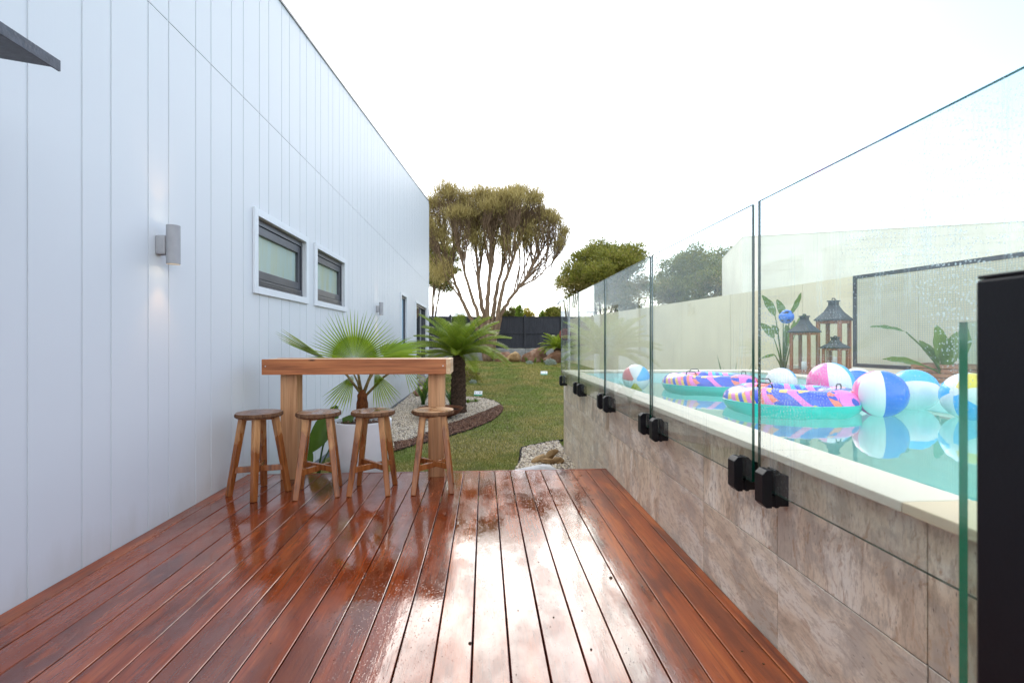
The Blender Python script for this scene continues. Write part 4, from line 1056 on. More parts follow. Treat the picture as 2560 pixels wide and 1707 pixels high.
fs_ = obj('stepping_stone', blob((0.30, 0.20, 0.13), 41, rough=0.12), M['rock_white'], None, (0.53, 5.0, -0.20), (0, 0, 0.1)); tag(fs_, 'pale worn stone just beyond the end of the deck', 'stone')

# ---- lawn signs
def lawn_sign(p, w, tilt, label):
    t = empty('lawn_sign', p, R(-6)); tag(t, label, 'sign', 'small turf signs on the lawn'); t.rotation_euler = (R(tilt), 0, R(-8))
    h = w * 0.62
    obj('stake', box_me(-0.008, 0.008, -0.004, 0.004, -0.08, h * 0.5), M['sign_w'], t)
    obj('card', box_me(-w / 2, w / 2, -0.0085, -0.0045, 0.03, 0.03 + h), M['sign_w'], t)
    obj('green_band', box_me(-w / 2 + .002, w / 2 - .002, -0.0105, -0.0086, 0.032, 0.03 + h * 0.28), M['sign_g'], t)
    for txt, x, s in (('L', -w * 0.38, h * 0.5), ('oo', -w * 0.16, h * 0.22), ('K', w * 0.14, h * 0.5)):
        c = bpy.data.curves.new('letter', 'FONT'); c.body = txt; c.size = s; c.extrude = 0.0004
        tmp = bpy.data.objects.new('letter_curve', c); COL.objects.link(tmp); bpy.context.view_layer.update()
        me = bpy.data.meshes.new_from_object(tmp.evaluated_get(bpy.context.evaluated_depsgraph_get())); bpy.data.objects.remove(tmp); me.materials.clear()
        obj('letter', me, M['ink'], t, (x, -0.0095, 0.03 + h * 0.45), (R(90), 0, 0))
p = G(1195, 992); lawn_sign(p, 0.24, -25, 'small white and green lawn sign beside the gravel bed')
p = G(1360, 939); lawn_sign(p, 0.27, -30, 'small white and green lawn sign farther off near the glass fence')

# white curved arm and round red ornament beyond the farthest glass panel
wp = W(1420, 851, 11.0)
sh = empty('curved_pipe', (wp.x, wp.y, float(lawn_z(wp.y)))); tag(sh, 'white pipe arching over behind the far corner of the glass', 'pipe')
zt_ = W(1405, 750, 11.0).z - float(lawn_z(wp.y))
m = MB(); m.tube([(0.02, 0, 0), (0.02, 0, zt_ - 0.16), (-0.01, 0, zt_ - 0.05), (-0.10, 0, zt_), (-0.19, 0, zt_ - 0.03), (-0.25, 0, zt_ - 0.11)], [0.03, 0.03, 0.03, 0.03, 0.03, 0.028], 12); obj('arm', m.me(True), M['white_pipe'], sh)
m = MB(); m.lathe([(0.09, 0), (0.09, 0.03)], 20); obj('foot', m.me(), M['white_pipe'], sh)
p = W(1413, 836, 20.0)
od = empty('garden_ornament', (p.x, p.y, float(lawn_z(p.y)))); tag(od, 'round terracotta red ornament on a stake by the far cycad', 'ornament')
zc = p.z - float(lawn_z(p.y))
m = MB(); m.lathe([(0.0001, -0.03), (0.2, -0.02), (0.26, 0), (0.2, 0.02), (0.0001, 0.03)], 28); o = obj('disc', m.me(True), M['terracotta'], od, (0, 0, zc), (R(90), 0, 0))
m = MB(); m.tube([(0, 0.04, 0), (0, 0.04, zc)], 0.015, 8); obj('stake', m.me(), M['black'], od)

# ============================================================ PLANTS
NPR = np.random.default_rng(11)
def orient(d, up=(0, 0, 1)):            # matrix whose +Y follows d
    d = Vector(d).normalized(); x = d.cross(Vector(up))
    if x.length < 1e-4: x = Vector((1, 0, 0))
    x.normalize(); z = x.cross(d); m = Matrix((x, d, z)).transposed(); return m
# ---- fan palm
def fan_leaf_me(Rr, nseg, a0, a1, seed, droop=0.12, fold=0.0, fuse=0.5, wid=0.30):
    rg = random.Random(seed); m = MB()
    for k in range(nseg):
        t = (k + 0.5) / nseg; a = a0 + (a1 - a0) * t; da = (a1 - a0) / nseg / 2
        L = Rr * (0.86 + 0.14 * math.sin(math.pi * t)) * rg.uniform(0.93, 1.04); f = fuse * Rr * (0.9 + 0.15 * math.sin(math.pi * t)); z = 0.018 * Rr
        bend = droop * rg.uniform(0.4, 1.6)
        def P(r, aa, zz):
            x, y = r * math.sin(aa), r * math.cos(aa)
            zc = fold * (1 - math.cos(aa - (a0 + a1) / 2)) * r
            dz = -bend * max(0, r - f) ** 1.6 / Rr
            return (x, y, zz + zc + dz)
        w = rg.uniform(-.02, .02)
        vs = [P(0.02, a, 0), P(f, a - da, -z), P(f, a, z), P(f, a + da, -z),
              P(f + (L - f) * .5, a - da * wid + w * .3, 0), P(f + (L - f) * .5, a + w * .3, z * .7), P(f + (L - f) * .5, a + da * wid + w * .3, 0), P(L, a + w, 0)]
        m.add(vs, [(0, 2, 1), (0, 3, 2), (1, 2, 5, 4), (2, 3, 6, 5), (4, 5, 7), (5, 6, 7)])
    return m.me(False)
palm = empty('fan_palm', (-1.265, 4.98, 0.38)); tag(palm, 'fan palm with spread green leaves growing from the white pot', 'palm')
m = MB(); m.lathe([(0.055, 0.0), (0.062, 0.05), (0.058, 0.14), (0.052, 0.22), (0.045, 0.30), (0.02, 0.36)], 14, jit=lambda i, k: 1 + 0.18 * math.sin(k * 2.7 + i * 1.9))
obj('trunk', m.me(False), M['palm_trunk'], palm)
def leaf_on(hub, d, up, me, mt, pet=0.012, start=(0, 0, 0.30)):
    hub = Vector(hub); M3 = orient(d, up)
    o = obj('fan_leaf', me, mt, palm, hub); o.rotation_euler = M3.to_euler()
    s = Vector(start); mid = s.lerp(hub, 0.5) + Vector((0, 0, 0.04)); mid.z = max(mid.z, (s.z + hub.z) / 2)
    mb = MB(); mb.tube([s, mid, hub], [pet * 1.3, pet, pet * 0.7], 7); obj('petiole', mb.me(True), M['petiole'], palm)
leaf_on((-0.065, -0.06, 0.66), (-0.02, -0.10, 1), (0, -1, 0.1), fan_leaf_me(0.55, 44, R(-104), R(104), 1, 0.10, fuse=0.42), M['fan'])
leaf_on((0.17, 0.10, 0.70), (0.95, 0.25, 0.30), (-0.30, -0.50, 0.80), fan_leaf_me(0.56, 36, R(-85), R(85), 2, 0.25, fuse=0.4), M['fan'])
leaf_on((-0.09, 0.02, 0.52), (-0.55, -0.15, -1), (0, -1, 0), fan_leaf_me(0.46, 11, R(-26), R(26), 4, 0.03, fuse=0.25, wid=0.6), M['fan'], start=(0, 0, 0.26))
leaf_on((0.12, 0.03, 0.55), (0.42, -0.1, -1), (0, -1, 0), fan_leaf_me(0.44, 12, R(-28), R(26), 5, 0.03, fuse=0.25, wid=0.6), M['fan'], start=(0, 0, 0.26))
leaf_on((0.40, 0.10, 0.62), (0.6, -0.05, -0.8), (0, -1, 0), fan_leaf_me(0.42, 7, R(-22), R(26), 6, 0.02, fuse=0.1), M['fan'], start=(0, 0, 0.26))
leaf_on((-0.30, -0.02, 0.64), (-0.86, -0.05, 0.50), (0, -1, 0.2), fan_leaf_me(0.66, 8, R(-6.5), R(6.5), 7, 0.0, fold=0, fuse=0.45, wid=0.8), M['spear'])
# ---- broad leaves
def broad_leaf_me(L, w, seed, curl=0.25, fold=0.25):
    rg = random.Random(seed); N = 12; V = []; F = []
    for i in range(N + 1):
        t = i / N; ww = w * (math.sin(math.pi * min(1, t * 0.97 + 0.02)) ** 0.75) * (1 - 0.25 * t); y = L * t; z = -curl * L * t * t
        for j, s in enumerate((-1, -0.5, 0, 0.5, 1)):
            V.append((s * ww / 2, y, z + fold * abs(s) * ww / 2 + 0.012 * L * math.sin(t * 18 + j + seed) * abs(s)))
    for i in range(N):
        for j in range(4): F.append((i*5+j, i*5+j+1, i*5+5+j+1, i*5+5+j))
    return me_from(V, F, True)
def broad_plant(name, loc, leaves, mt, label, cat='plant', grp=None):
    t = empty(name, loc); tag(t, label, cat, grp)
    for i, (tip, base, w, up, curl) in enumerate(leaves):
        b, tp = Vector(base), Vector(tip); d = tp - b
        o = obj('leaf', broad_leaf_me(d.length, w, i, curl), mt, t, b); o.rotation_euler = orient(d, up).to_euler()
        mb = MB(); root = Vector((b.x * 0.12, b.y * 0.12, 0)); mid = root.lerp(b, 0.55) - Vector((b.x * .12, b.y * .12, 0))
        mb.tube([root, mid, b], [0.012, 0.010, 0.007], 6); obj('stem', mb.me(True), mt, t)
    return t
def rel(o, pts): return Vector(pts) - Vector(o)
o1 = Vector((-1.86, 5.15, -0.42))
broad_plant('broad_leaf_plant', o1, [((0.04, -0.15, 0.48), (0.30, -0.05, 0.98), 0.24, (0.5, -0.8, 0.3), 0.1), ((0.45, -0.1, 0.88), (0.25, 0.0, 0.6), 0.20, (0, -1, 0.4), 0.2),
            ((-0.1, -0.1, 0.70), (0.02, 0, 0.35), 0.16, (0, -1, 0.4), 0.3), ((0.35, -0.2, 0.35), (0.1, -0.05, 0.15), 0.16, (0, -0.6, 0.8), 0.3)], M['broad'], 'dark glossy broad leaved plant between the wall and the white pot')
# bird of paradise by the lanterns
o2 = W(1958, 851, 7.0); o2.z = 0.797
def S(u, v, dd=0.0): return W(u, v, 7.0 + dd) - o2
lv = [(S(1909, 737), S(1938, 790), .15, (0, -1, .2), .1), (S(1945, 748, .1), S(1958, 792, .1), .15, (0, -1, .2), .1), (S(2006, 731), S(1976, 785), .11, (0.4, -1, .2), .05),
      (S(1905, 806), S(1935, 845), .15, (0, -1, .2), .15), (S(1932, 812, .1), S(1944, 835, .1), .12, (0, -1, .2), .15), (S(2015, 785, .2), S(1990, 830, .2), .17, (0, -1, .2), .1),
      (S(1972, 865), S(1965, 812), .14, (0, -1, .2), .1), (S(1990, 800, .15), S(1975, 845, .15), .13, (0.3, -1, .2), .1), (S(1906, 892), S(1936, 886), .05, (0, -1, .5), .4)]
broad_plant('bird_of_paradise', o2, lv, M['strel'], 'tall bird of paradise plant left of the lanterns')
o3 = W(2375, 851, 5.05); o3.z = 0.85
def S3(u, v, dd=0.0): return W(u, v, 5.05 + dd) - o3
lv = [(S3(2183, 806), S3(2265, 830), .10, (0, -.6, 1), .15), (S3(2345, 812), S3(2352, 905), .24, (0.1, -1, .1), .05), (S3(2395, 830, -.1), S3(2362, 915), .22, (-.2, -1, .1), .05),
      (S3(2215, 888), S3(2305, 912), .13, (0, -.7, .9), .15), (S3(2318, 862, .1), S3(2345, 915), .12, (0, -1, .2), .1), (S3(2420, 815, .1), S3(2385, 900), .2, (-.3, -1, .1), .05), (S3(2300, 850, .2), S3(2340, 900, .1), .14, (0, -1, .2), .05)]
broad_plant('bird_of_paradise', o3, lv, M['strel'], 'big leaved bird of paradise in front of the mesh screen')
# the small blue ball among the leaves
pb = W(1966, 792, 6.75)
bb = obj('toy_ball', None); bpy.data.objects.remove(bb)
m = MB(); NS = 24
m.lathe([(0.100 * math.cos(-math.pi / 2 + math.pi * i / 14) + 1e-4, 0.100 * math.sin(-math.pi / 2 + math.pi * i / 14)) for i in range(15)], NS)
for i in range(len(m.f)):
    row = min(13, i // NS)
    m.mi[i] = 1 if row in (9, 10) and (i % 5) < 3 else (1 if row == 4 and i % 4 < 2 else 0)
bo = obj('toy_ball', m.me(True), [M['vb'], M['ink']], None, pb); tag(bo, 'small blue ball with dark print caught in the tall plant', 'ball')
# ---- strappy clumps, tufts
def strap_clump(name, loc, nleaf, L, w, mt, label, seed, spread=0.9, cat='plant', grp=None):
    t = empty(name, loc); tag(t, label, cat, grp); rg = random.Random(seed); m = MB()
    for k in range(nleaf):
        a = rg.uniform(0, 6.28); le = L * rg.uniform(0.6, 1.1); lean = rg.uniform(0.15, spread); ww = w * rg.uniform(.7, 1.2)
        d = Vector((math.cos(a), math.sin(a), 0)); sd = Vector((-d.y, d.x, 0)); vs = []
        for i in range(6):
            s = i / 5; p = d * (lean * le * s ** 1.5) + Vector((0, 0, le * (s - 0.35 * lean * s * s))); q = ww * (1 - s ** 2.2) / 2 + 0.0005
            vs += [p - sd * q, p + Vector((0, 0, -q * .5)), p + sd * q]
        m.add(vs, [f for i in range(5) for f in ((3*i, 3*i+1, 3*i+4, 3*i+3), (3*i+1, 3*i+2, 3*i+5, 3*i+4))])
    obj('leaves', m.me(True), mt, t); return t
strap_clump('strappy_plant', G(1058, 1014), 26, 0.85, 0.085, M['strap'], 'strappy dark green plant on the gravel left of the right table post', 1, 0.7)
strap_clump('strappy_plant', G(1128, 1016), 20, 0.60, 0.075, M['strap'], 'strappy plant at the left foot of the cycad trunk', 2, 0.8)
strap_clump('strappy_plant', gp_at(1188, 17.6), 16, 0.6, 0.03, M['strap'], 'thin upright grassy plant in the small bed beyond the cycad', 3, 0.4)
for i, (u, dep, L) in enumerate(((1316, 24.6, .42), (1338, 24.5, .36), (1355, 24.4, .36))):
    strap_clump('grass_tuft', gp_at(u, dep), 40, L, .02, M['succ'], ['green grass tuft at the left foot of the largest boulder', 'middle grass tuft in front of the largest boulder', 'right hand grass tuft between the two reddish boulders'][i], 30 + i, 0.6, 'grass tuft', 'tufts in front of the boulders')
for i, (u, v, L) in enumerate(((1170, 1009, .16), (1189, 1007, .15))):
    strap_clump('ground_cover', G(u, v), 70, L, .022, M['succ'], ['low green clump on the gravel nearer the cycad', 'low green clump on the gravel farther from the cycad'][i], 50 + i, 1.4, 'plant', 'low clumps on the gravel')
strap_clump('strappy_plant', gp_at(1830, 7.7), 18, 1.42, .07, M['strel'], 'low leafy plant beyond the far pool edge behind the second panel', 61, 0.35)
strap_clump('strappy_plant', gp_at(1888, 7.55), 12, 1.36, .06, M['strel'], 'small leafy plant beside the bird of paradise at the pool edge', 62, 0.35)
def leaf_cloud(lobes, N, size, seed, K=1, up=0.0, aspect=2.2, hollow=0.55, fuzz=0.10):
    # many small leaf faces filling a set of lobes (cx,cy,cz,rx,ry,rz)
    rg = np.random.default_rng(seed); L = np.array(lobes, float)
    w = L[:, 3] * L[:, 4] + L[:, 3] * L[:, 5]; idx = rg.choice(len(L), N, p=w / w.sum())
    d = rg.normal(size=(N, 3)); d /= np.linalg.norm(d, axis=1)[:, None]
    rad = hollow + (1 - hollow) * rg.random(N) ** 0.6
    lump = 1 + 0.16 * np.sin(d[:, 0] * 5 + idx) * np.sin(d[:, 2] * 6 + idx * 2) + fuzz * rg.normal(size=N)
    c = L[idx, :3] + d * L[idx, 3:6] * (rad * lump)[:, None]
    dirn = d * (1 - up) + rg.normal(size=(N, 3)) * 0.6 + np.array([0, 0, up * 2.0]); dirn /= np.linalg.norm(dirn, axis=1)[:, None]
    side = np.cross(dirn, rg.normal(size=(N, 3))); side /= np.linalg.norm(side, axis=1)[:, None]
    ln = size * rg.uniform(0.6, 1.3, N)[:, None]; wd_ = ln / aspect
    V = np.stack([c, c + dirn * ln * .5 + side * wd_ * .5, c + dirn * ln, c + dirn * ln * .5 - side * wd_ * .5], 1).reshape(-1, 3)
    return me_np(V, np.arange(N * 4).reshape(N, 4)), c
def cushion(u, dep, r, mt, label, seed):
    p = gp_at(u, dep); t = empty('cushion_bush', p); tag(t, label, 'bush')
    me, _ = leaf_cloud([(0, 0, r * .4, r, r, r * .7)], 900, r * .22, seed, up=0.3); obj('leaves', me, mt, t)
cushion(1324, 24.0, 0.16, M['silver'], 'small silver cushion plant at the foot of the largest boulder', 1)
cushion(1376, 23.4, 0.27, M['silver'], 'wide silver cushion bush in front of the low boulder', 2)
cushion(1170, 17.4, 0.42, M['greenleaf'], 'round green bush in the small bed beyond the cycad', 3)
cushion(1183, 16.8, 0.12, M['silver'], 'tiny silver plant at the edge of the small bed', 4)

# ---- cycads
def frond_me(L, nl, seed, arch):
    rg = random.Random(seed); m = MB(); pts = []; N = 14
    for i in range(N + 1):
        t = i / N; pts.append(Vector((0, L * (t - 0.10 * arch * t ** 3), L * (arch * (0.55 * t - 0.85 * t * t)))))
    m.tube(pts, [0.011 * (1 - 0.8 * i / N) for i in range(N + 1)], 5)
    for k in range(nl):
        t = 0.10 + 0.90 * k / nl; f = t * N; i = min(N - 1, int(f)); p = pts[i].lerp(pts[i + 1], f - i); tg = (pts[i + 1] - pts[i]).normalized()
        ll = L * 0.20 * (math.sin(math.pi * (0.12 + 0.80 * t)) ** 0.7) * rg.uniform(.9, 1.1); nr = Vector((1, 0, 0)).cross(tg)
        for s in (-1, 1):
            d = (Vector((s, 0, 0)) * 0.80 + tg * 0.50 - nr * -0.45).normalized(); q = tg * 0.0085
            tip = p + d * ll - Vector((0, 0, ll * 0.10))
            m.add([p - q, p + q, p + d * ll * .6 + q * .8, tip, p + d * ll * .6 - q * .8], [(0, 4, 2, 1), (4, 3, 2)])
    return m.me(False)
def cycad(loc, trunk_h, tr, L, nf, label, seed):
    t = empty('cycad', loc); tag(t, label, 'cycad'); rg = random.Random(seed)
    prof = []; nz = 22
    for i in range(nz + 1):
        z = trunk_h * i / nz; prof.append((tr * (1.12 - 0.22 * (i / nz) + 0.06 * (i % 2)), z))
    prof.append((tr * .4, trunk_h + .06))
    m = MB(); m.lathe(prof, 26, jit=lambda i, k: 1 + 0.07 * math.sin(k * 3.1 + (i % 2) * 1.6) + rg.uniform(-.05, .05)); obj('trunk', m.me(), M['cycad_trunk'], t)
    mes = [frond_me(L, 50, seed + i, a) for i, a in enumerate((0.40, 0.55, 0.75, 0.5))]
    for k in range(nf):
        a = k * 2.39996; el = 66 - 76 * (k / nf) ** 0.95 + rg.uniform(-6, 6)
        o = obj('frond', mes[k % 4], M['cycad'], t, (tr * .35 * math.cos(a), tr * .35 * math.sin(a), trunk_h + .02)); s = rg.uniform(.86, 1.08); o.scale = (s, s, s)
        o.rotation_euler = (Matrix.Rotation(a - math.pi / 2, 3, 'Z') @ Matrix.Rotation(R(el), 3, 'X')).to_euler()
p = G(1146, 1034); cycad(p, 1.30, 0.155, 1.22, 46, 'large cycad with arching fronds and dark trunk on the gravel bed', 100)
p = gp_at(1394, 24.8); cycad(p, 0.75, 0.2, 1.05, 34, 'smaller cycad in front of the fence beside the glass', 200)

# ---- trees
def tree(name, loc, stems, lobes, fol, mt, label, seed, n2=60, n3=320, grp='trees around the garden', want1=(0.5, 1.2), want2=(0.3, 0.8), low=None, fuzz=0.10, mt2=None):
    """stems: [(pts, r0, r1)], lobes in local metres; fol: list of (count, size, up, aspect, hollow)."""
    t = empty(name, loc); tag(t, label, 'tree', grp); rg = np.random.default_rng(seed); m = MB(); nodes = []
    for pts, r0, r1 in stems:
        P = [Vector(p) for p in pts]; Q = []; 
        for i in range(len(P) - 1):
            for s in range(6): Q.append(P[i].lerp(P[i + 1], s / 6))
        Q.append(P[-1]); Q = [Q[0]] + [(Q[i-1] + Q[i] * 2 + Q[i+1]) / 4 + Vector(rg.normal(0, r0 * .12, 3)) for i in range(1, len(Q) - 1)] + [Q[-1]]
        rad = [r0 + (r1 - r0) * (i / (len(Q) - 1)) ** .8 for i in range(len(Q))]
        m.tube(Q, rad, 9)
        nodes += [(q, r, 0) for q, r in list(zip(Q, rad))[len(Q) // 4:]]
    L = np.array(lobes, float)
    def targets(k, shell):
        idx = rg.choice(len(L), k, p=L[:, 3] * L[:, 5] / (L[:, 3] * L[:, 5]).sum()); d = rg.normal(size=(k, 3)); d /= np.linalg.norm(d, axis=1)[:, None]
        return L[idx, :3] + d * L[idx, 3:6] * (shell * rg.random((k, 1)) ** .4)
    for lvl, cnt, sh, rmin in ((1, n2, 0.55, .012), (2, n3, 0.95, .006)):
        N_ = np.array([tuple(q) for q, r, l in nodes]); rr = np.array([r for q, r, l in nodes]); new = []
        for tg in targets(cnt, sh):
            dv = tg - N_; dist = np.linalg.norm(dv, axis=1); want = (rg.uniform(*want1) if lvl == 1 else rg.uniform(*want2)); cost = np.abs(dist - want) + np.where(dv[:, 2] < 0.45 * dist, 3.0, 0) + 0.5 * np.hypot(dv[:, 0], dv[:, 1])
            j = int(np.argmin(cost)); a = Vector(N_[j]); b = Vector(tg); ln = (b - a).length
            if ln < 0.15: continue
            mid = a.lerp(b, .5) + Vector((0, 0, -ln * .10)) + Vector(rg.normal(0, ln * .05, 3)); q3 = a.lerp(b, .78) + Vector((0, 0, -ln * .04)) + Vector(rg.normal(0, ln * .03, 3))
            r0 = min(rr[j] * .6, max(rmin, .013 * ln)) if lvl == 1 else min(rr[j] * .6, .006 + .003 * ln)
            pts = [a, mid, q3, b]; m.tube(pts, [r0, r0 * .75, r0 * .5, rmin * .6], 5 if lvl == 1 else 4, cap=False)
            new += [(pts[1], r0 * .75, lvl), (pts[2], r0 * .5, lvl), (b, rmin, lvl)]
        nodes += new
    obj('trunk', m.me(True), M['bark'], t)
    if low:
        me, _ = leaf_cloud(low[0], *low[1:]); obj('crown', me, mt, t)
    for q, (N, sz, up, asp, hol) in enumerate(fol):
        me, _ = leaf_cloud(lobes, N, sz, seed + q, up=up, aspect=asp, hollow=hol, fuzz=fuzz); obj('crown', me, mt, t)
    return t
# she-oak: base at photo (1220,902); lobes measured in photo pixels, 26 m away
K = 26.0 / FPX
b0 = gp_at(1220, 26.0)
def lobe(u, v, ru, rv, cy_=0.0, ry=None): return ((u - 1220) * K, cy_, (902 - v) * K, ru * K, (ry or ru) * K, rv * K)
lobes = [lobe(1160, 505, 30, 22, .2), lobe(1228, 515, 40, 24, .3), lobe(1370, 545, 24, 22, -.4), lobe(1318, 548, 34, 22, .5), lobe(1060, 540, 26, 22, .3), lobe(1075, 575, 26, 24, -.3), lobe(1140, 518, 34, 22, .9), lobe(1190, 540, 44, 20, 1.1), lobe(1270, 515, 44, 24, -1.2), lobe(1085, 512, 34, 22, .3), lobe(1122, 494, 38, 27, -.5), lobe(1165, 525, 38, 20, .6), lobe(1205, 500, 42, 25, -.4), lobe(1252, 496, 44, 26, .5), lobe(1296, 484, 36, 24, 0), lobe(1336, 502, 30, 26, -.3),
         lobe(1300, 530, 40, 20, .8), lobe(1235, 535, 45, 18, -.9), lobe(1150, 548, 40, 16, -.7), lobe(1388, 548, 26, 20, .2), lobe(1412, 580, 17, 22, 0), lobe(1352, 530, 18, 18, .2)]
def sp(*uv): return [((u - 1220) * K, dy, (902 - v) * K) for u, v, dy in uv]
stems = [(sp((1216, 902, 0), (1200, 830, .1), (1170, 780, .2), (1140, 710, .3), (1115, 640, .3), (1098, 540, .3)), .17, .03),
         (sp((1218, 902, 0), (1205, 820, -.1), (1190, 770, -.2), (1163, 690, -.3), (1150, 620, -.4), (1130, 530, -.4)), .15, .03),
         (sp((1220, 902, 0), (1214, 800, .1), (1200, 740, .2), (1192, 660, .3), (1190, 600, .4), (1175, 530, .5)), .18, .03),
         (sp((1220, 902, 0), (1218, 780, 0), (1222, 710, -.1), (1232, 640, -.2), (1225, 580, -.3), (1215, 520, -.4)), .18, .03),
         (sp((1223, 902, 0), (1232, 790, .1), (1242, 720, .2), (1262, 640, .3), (1275, 580, .4), (1290, 505, .2)), .17, .03),
         (sp((1224, 902, 0), (1244, 790, -.1), (1256, 720, -.2), (1285, 640, -.2), (1310, 570, -.2), (1332, 515, -.2)), .16, .03),
         (sp((1226, 902, 0), (1250, 790, .1), (1278, 740, .2), (1320, 690, .2), (1345, 640, .2), (1375, 580, .2), (1395, 548, .2)), .14, .02),
         (sp((1300, 715, .15), (1345, 690, .15), (1385, 650, .15), (1412, 600, .1)), .06, .015)]
tree('sheoak_tree', b0, stems, lobes, [(40000, 0.34, 0.72, 15, 0.02), (6000, 0.24, 0.6, 9, 0.5)], M['sheoak'], 'tall many stemmed sheoak with a flat brownish crown in front of the fence', 5, 170, 3800, fuzz=0.33, want1=(1.8, 4.2), want2=(0.9, 2.0), low=([lobe(1110, 590, 45, 45), lobe(1180, 600, 50, 45), lobe(1260, 600, 60, 55), lobe(1330, 580, 45, 40), lobe(1400, 610, 25, 25), lobe(1100, 680, 40, 40)], 13000, 0.24, 71, 1, 0.75, 11, 0.0))
def round_tree(name, u, vtop, vbase, ru, dep, mt, label, seed, N=26000, leaf=.22, z0=None, flat=.8, nl=30):
    k = dep / FPX; p = gp_at(u, dep, -0.6); rg = random.Random(seed)
    zt = W(u, vtop, dep).z + .6; rx = ru * k; zl = max(0.3, W(u, vbase, dep).z + .6); H = zt - zl
    lb = [(0, 0, zl + H * .5, rx * .5, rx * .5, H * .36)]
    for i in range(nl):
        a = 2.39996 * i; rr = rx * rg.uniform(.30, .85); f = rg.uniform(0, 1)
        lb.append((rr * math.cos(a), rr * math.sin(a), zl + H * (0.22 + 0.58 * f), rx * rg.uniform(.16, .32), rx * rg.uniform(.16, .32), H * rg.uniform(.10, .19)))
    st = []
    for i in range(5):
        a = i * 1.3; st.append(([(0, 0, 0), (.2 * rx * math.cos(a), .2 * rx * math.sin(a), zl * .5 + .3), (.4 * rx * math.cos(a), .4 * rx * math.sin(a), zl + H * .2), (.5 * rx * math.cos(a), .5 * rx * math.sin(a), zl + H * .6)], .03 * rx + .04, .02))
    return tree(name, p, st, lb, [(N, leaf, .25, 2.2, .45)], mt, label, seed, 40, 160)
def dome_tree(name, u0, v0, ru, rv, vbase, dep, label, seed, N, leaf, nl=130, brown=0.3):
    k = dep / FPX; p = gp_at(u0, dep, -0.6); rg = random.Random(seed); zb = W(u0, 851, dep).z
    loc = lambda u, v: ((u - u0) * k, 1.25 + (851 - v) * k + 0.6)
    lb, lo = [], []
    for i in range(nl):
        a = rg.uniform(0, 6.283); rr = math.sqrt(rg.random()); el = rg.uniform(-0.95, 1.0)
        du = ru * 0.92 * rr * math.cos(a); dy = ru * 0.92 * rr * math.sin(a) * k
        top = rv * math.sqrt(max(0.05, 1 - rr * rr)); dv = top * (el * rg.uniform(.7, 1.0)) - rv * .12
        x, z = loc(u0 + du, v0 - dv); s_ = rg.uniform(.13, .25) * ru * k
        e = (x, dy, z, s_ * rg.uniform(1, 1.4), s_ * rg.uniform(1, 1.4), s_ * rg.uniform(.55, .85))
        (lo if (dv < -rv * .05 and rg.random() < brown * 1.8) else lb).append(e)
    st = []
    for i in range(7):
        a = i * 0.95 + .3; q = ru * k
        zc = loc(u0, v0)[1]
        st.append(([(0, 0, 0), (.08 * q * math.cos(a), .08 * q * math.sin(a), zc * .35), (.3 * q * math.cos(a), .3 * q * math.sin(a), zc * .7), (.6 * q * math.cos(a), .6 * q * math.sin(a), zc + rv * k * .35)], .035 * q, .03))
    t = tree(name, p, st, lb + lo, [], M['greenleaf'], label, seed, 60, 420, want1=(0.8, 2.0), want2=(0.5, 1.3))
    me, _ = leaf_cloud(lb, N, leaf, seed + 1, up=.35, aspect=2.6, hollow=.2, fuzz=.22); obj('crown', me, M['greenleaf'], t)
    if lo:
        me, _ = leaf_cloud(lo, int(N * len(lo) / max(1, len(lb)) * .55), leaf, seed + 2, up=.2, aspect=3, hollow=.1, fuzz=.25); obj('crown', me, M['sheoak'], t)
dome_tree('tea_tree', 1512, 690, 118, 112, 760, 31.0, 'broad rounded green tree rising behind the glass fence', 12, 56000, .16)
dome_tree('tea_tree', 1750, 705, 120, 112, 790, 33.0, 'grey green tree seen through the second glass panel', 15, 38000, .19)
dome_tree('tea_tree', 1078, 640, 70, 105, 760, 31.0, 'dark green tree tucked behind the house corner and the sheoak', 19, 26000, .17, 90, 0.0)
round_tree('garden_tree', 1262, 765, 850, 26, 44.0, M['brownleaf'], 'dull brown shrub tree behind the fence beside the sheoak trunks', 22, 5000, .22, nl=8)
round_tree('garden_tree', 1288, 758, 850, 22, 46.0, M['limeleaf'], 'lime green shrub tree behind the fence', 25, 5000, .22, nl=8)
round_tree('garden_tree', 1320, 763, 850, 34, 48.0, M['goldleaf'], 'golden autumn tree behind the fence', 28, 7000, .24, nl=9)
round_tree('garden_tree', 1362, 772, 850, 24, 43.0, M['limeleaf'], 'low bright green shrub behind the fence right of the golden tree', 31, 5000, .2, nl=8)
round_tree('garden_tree', 1395, 757, 850, 30, 42.0, M['greenleaf'], 'dark green shrub tree behind the fence near the glass corner', 34, 7000, .22, nl=9)
round_tree('garden_tree', 1150, 782, 850, 24, 45.0, M['goldleaf'], 'low yellowing shrub behind the fence left of the sheoak trunks', 37, 3500, .2, nl=6)

# ---- gravel bed, mulch edge, pebbles, lawn blades
def z5(x, y): return G(960 + .2934 * x, 760 + .2934 * y)
bed = [z5(*q) for q in ((90, 1265), (270, 1205), (420, 1175), (560, 1130), (700, 1085), (800, 1050), (900, 1005), (960, 965), (1000, 925), (1012, 890), (985, 855), (930, 828), (860, 810), (780, 800), (690, 795), (600, 790))]
bed2d = [(p.x, p.y) for p in bed] + [(XW, 16.5), (XW, bed[0].y - 0.15)]
inner = [z5(*q) for q in ((90, 1190), (250, 1165), (420, 1090), (560, 1030), (700, 985), (820, 940), (920, 900), (985, 868), (1000, 885))]
mul2d = [(p.x, p.y) for p in bed[:10]] + [(p.x, p.y) for p in reversed(inner)]
sb = [z5(*q) for q in ((620, 650), (740, 640), (800, 615), (816, 595), (790, 585), (700, 580), (600, 580))]
small2d = [(p.x, p.y) for p in sb]
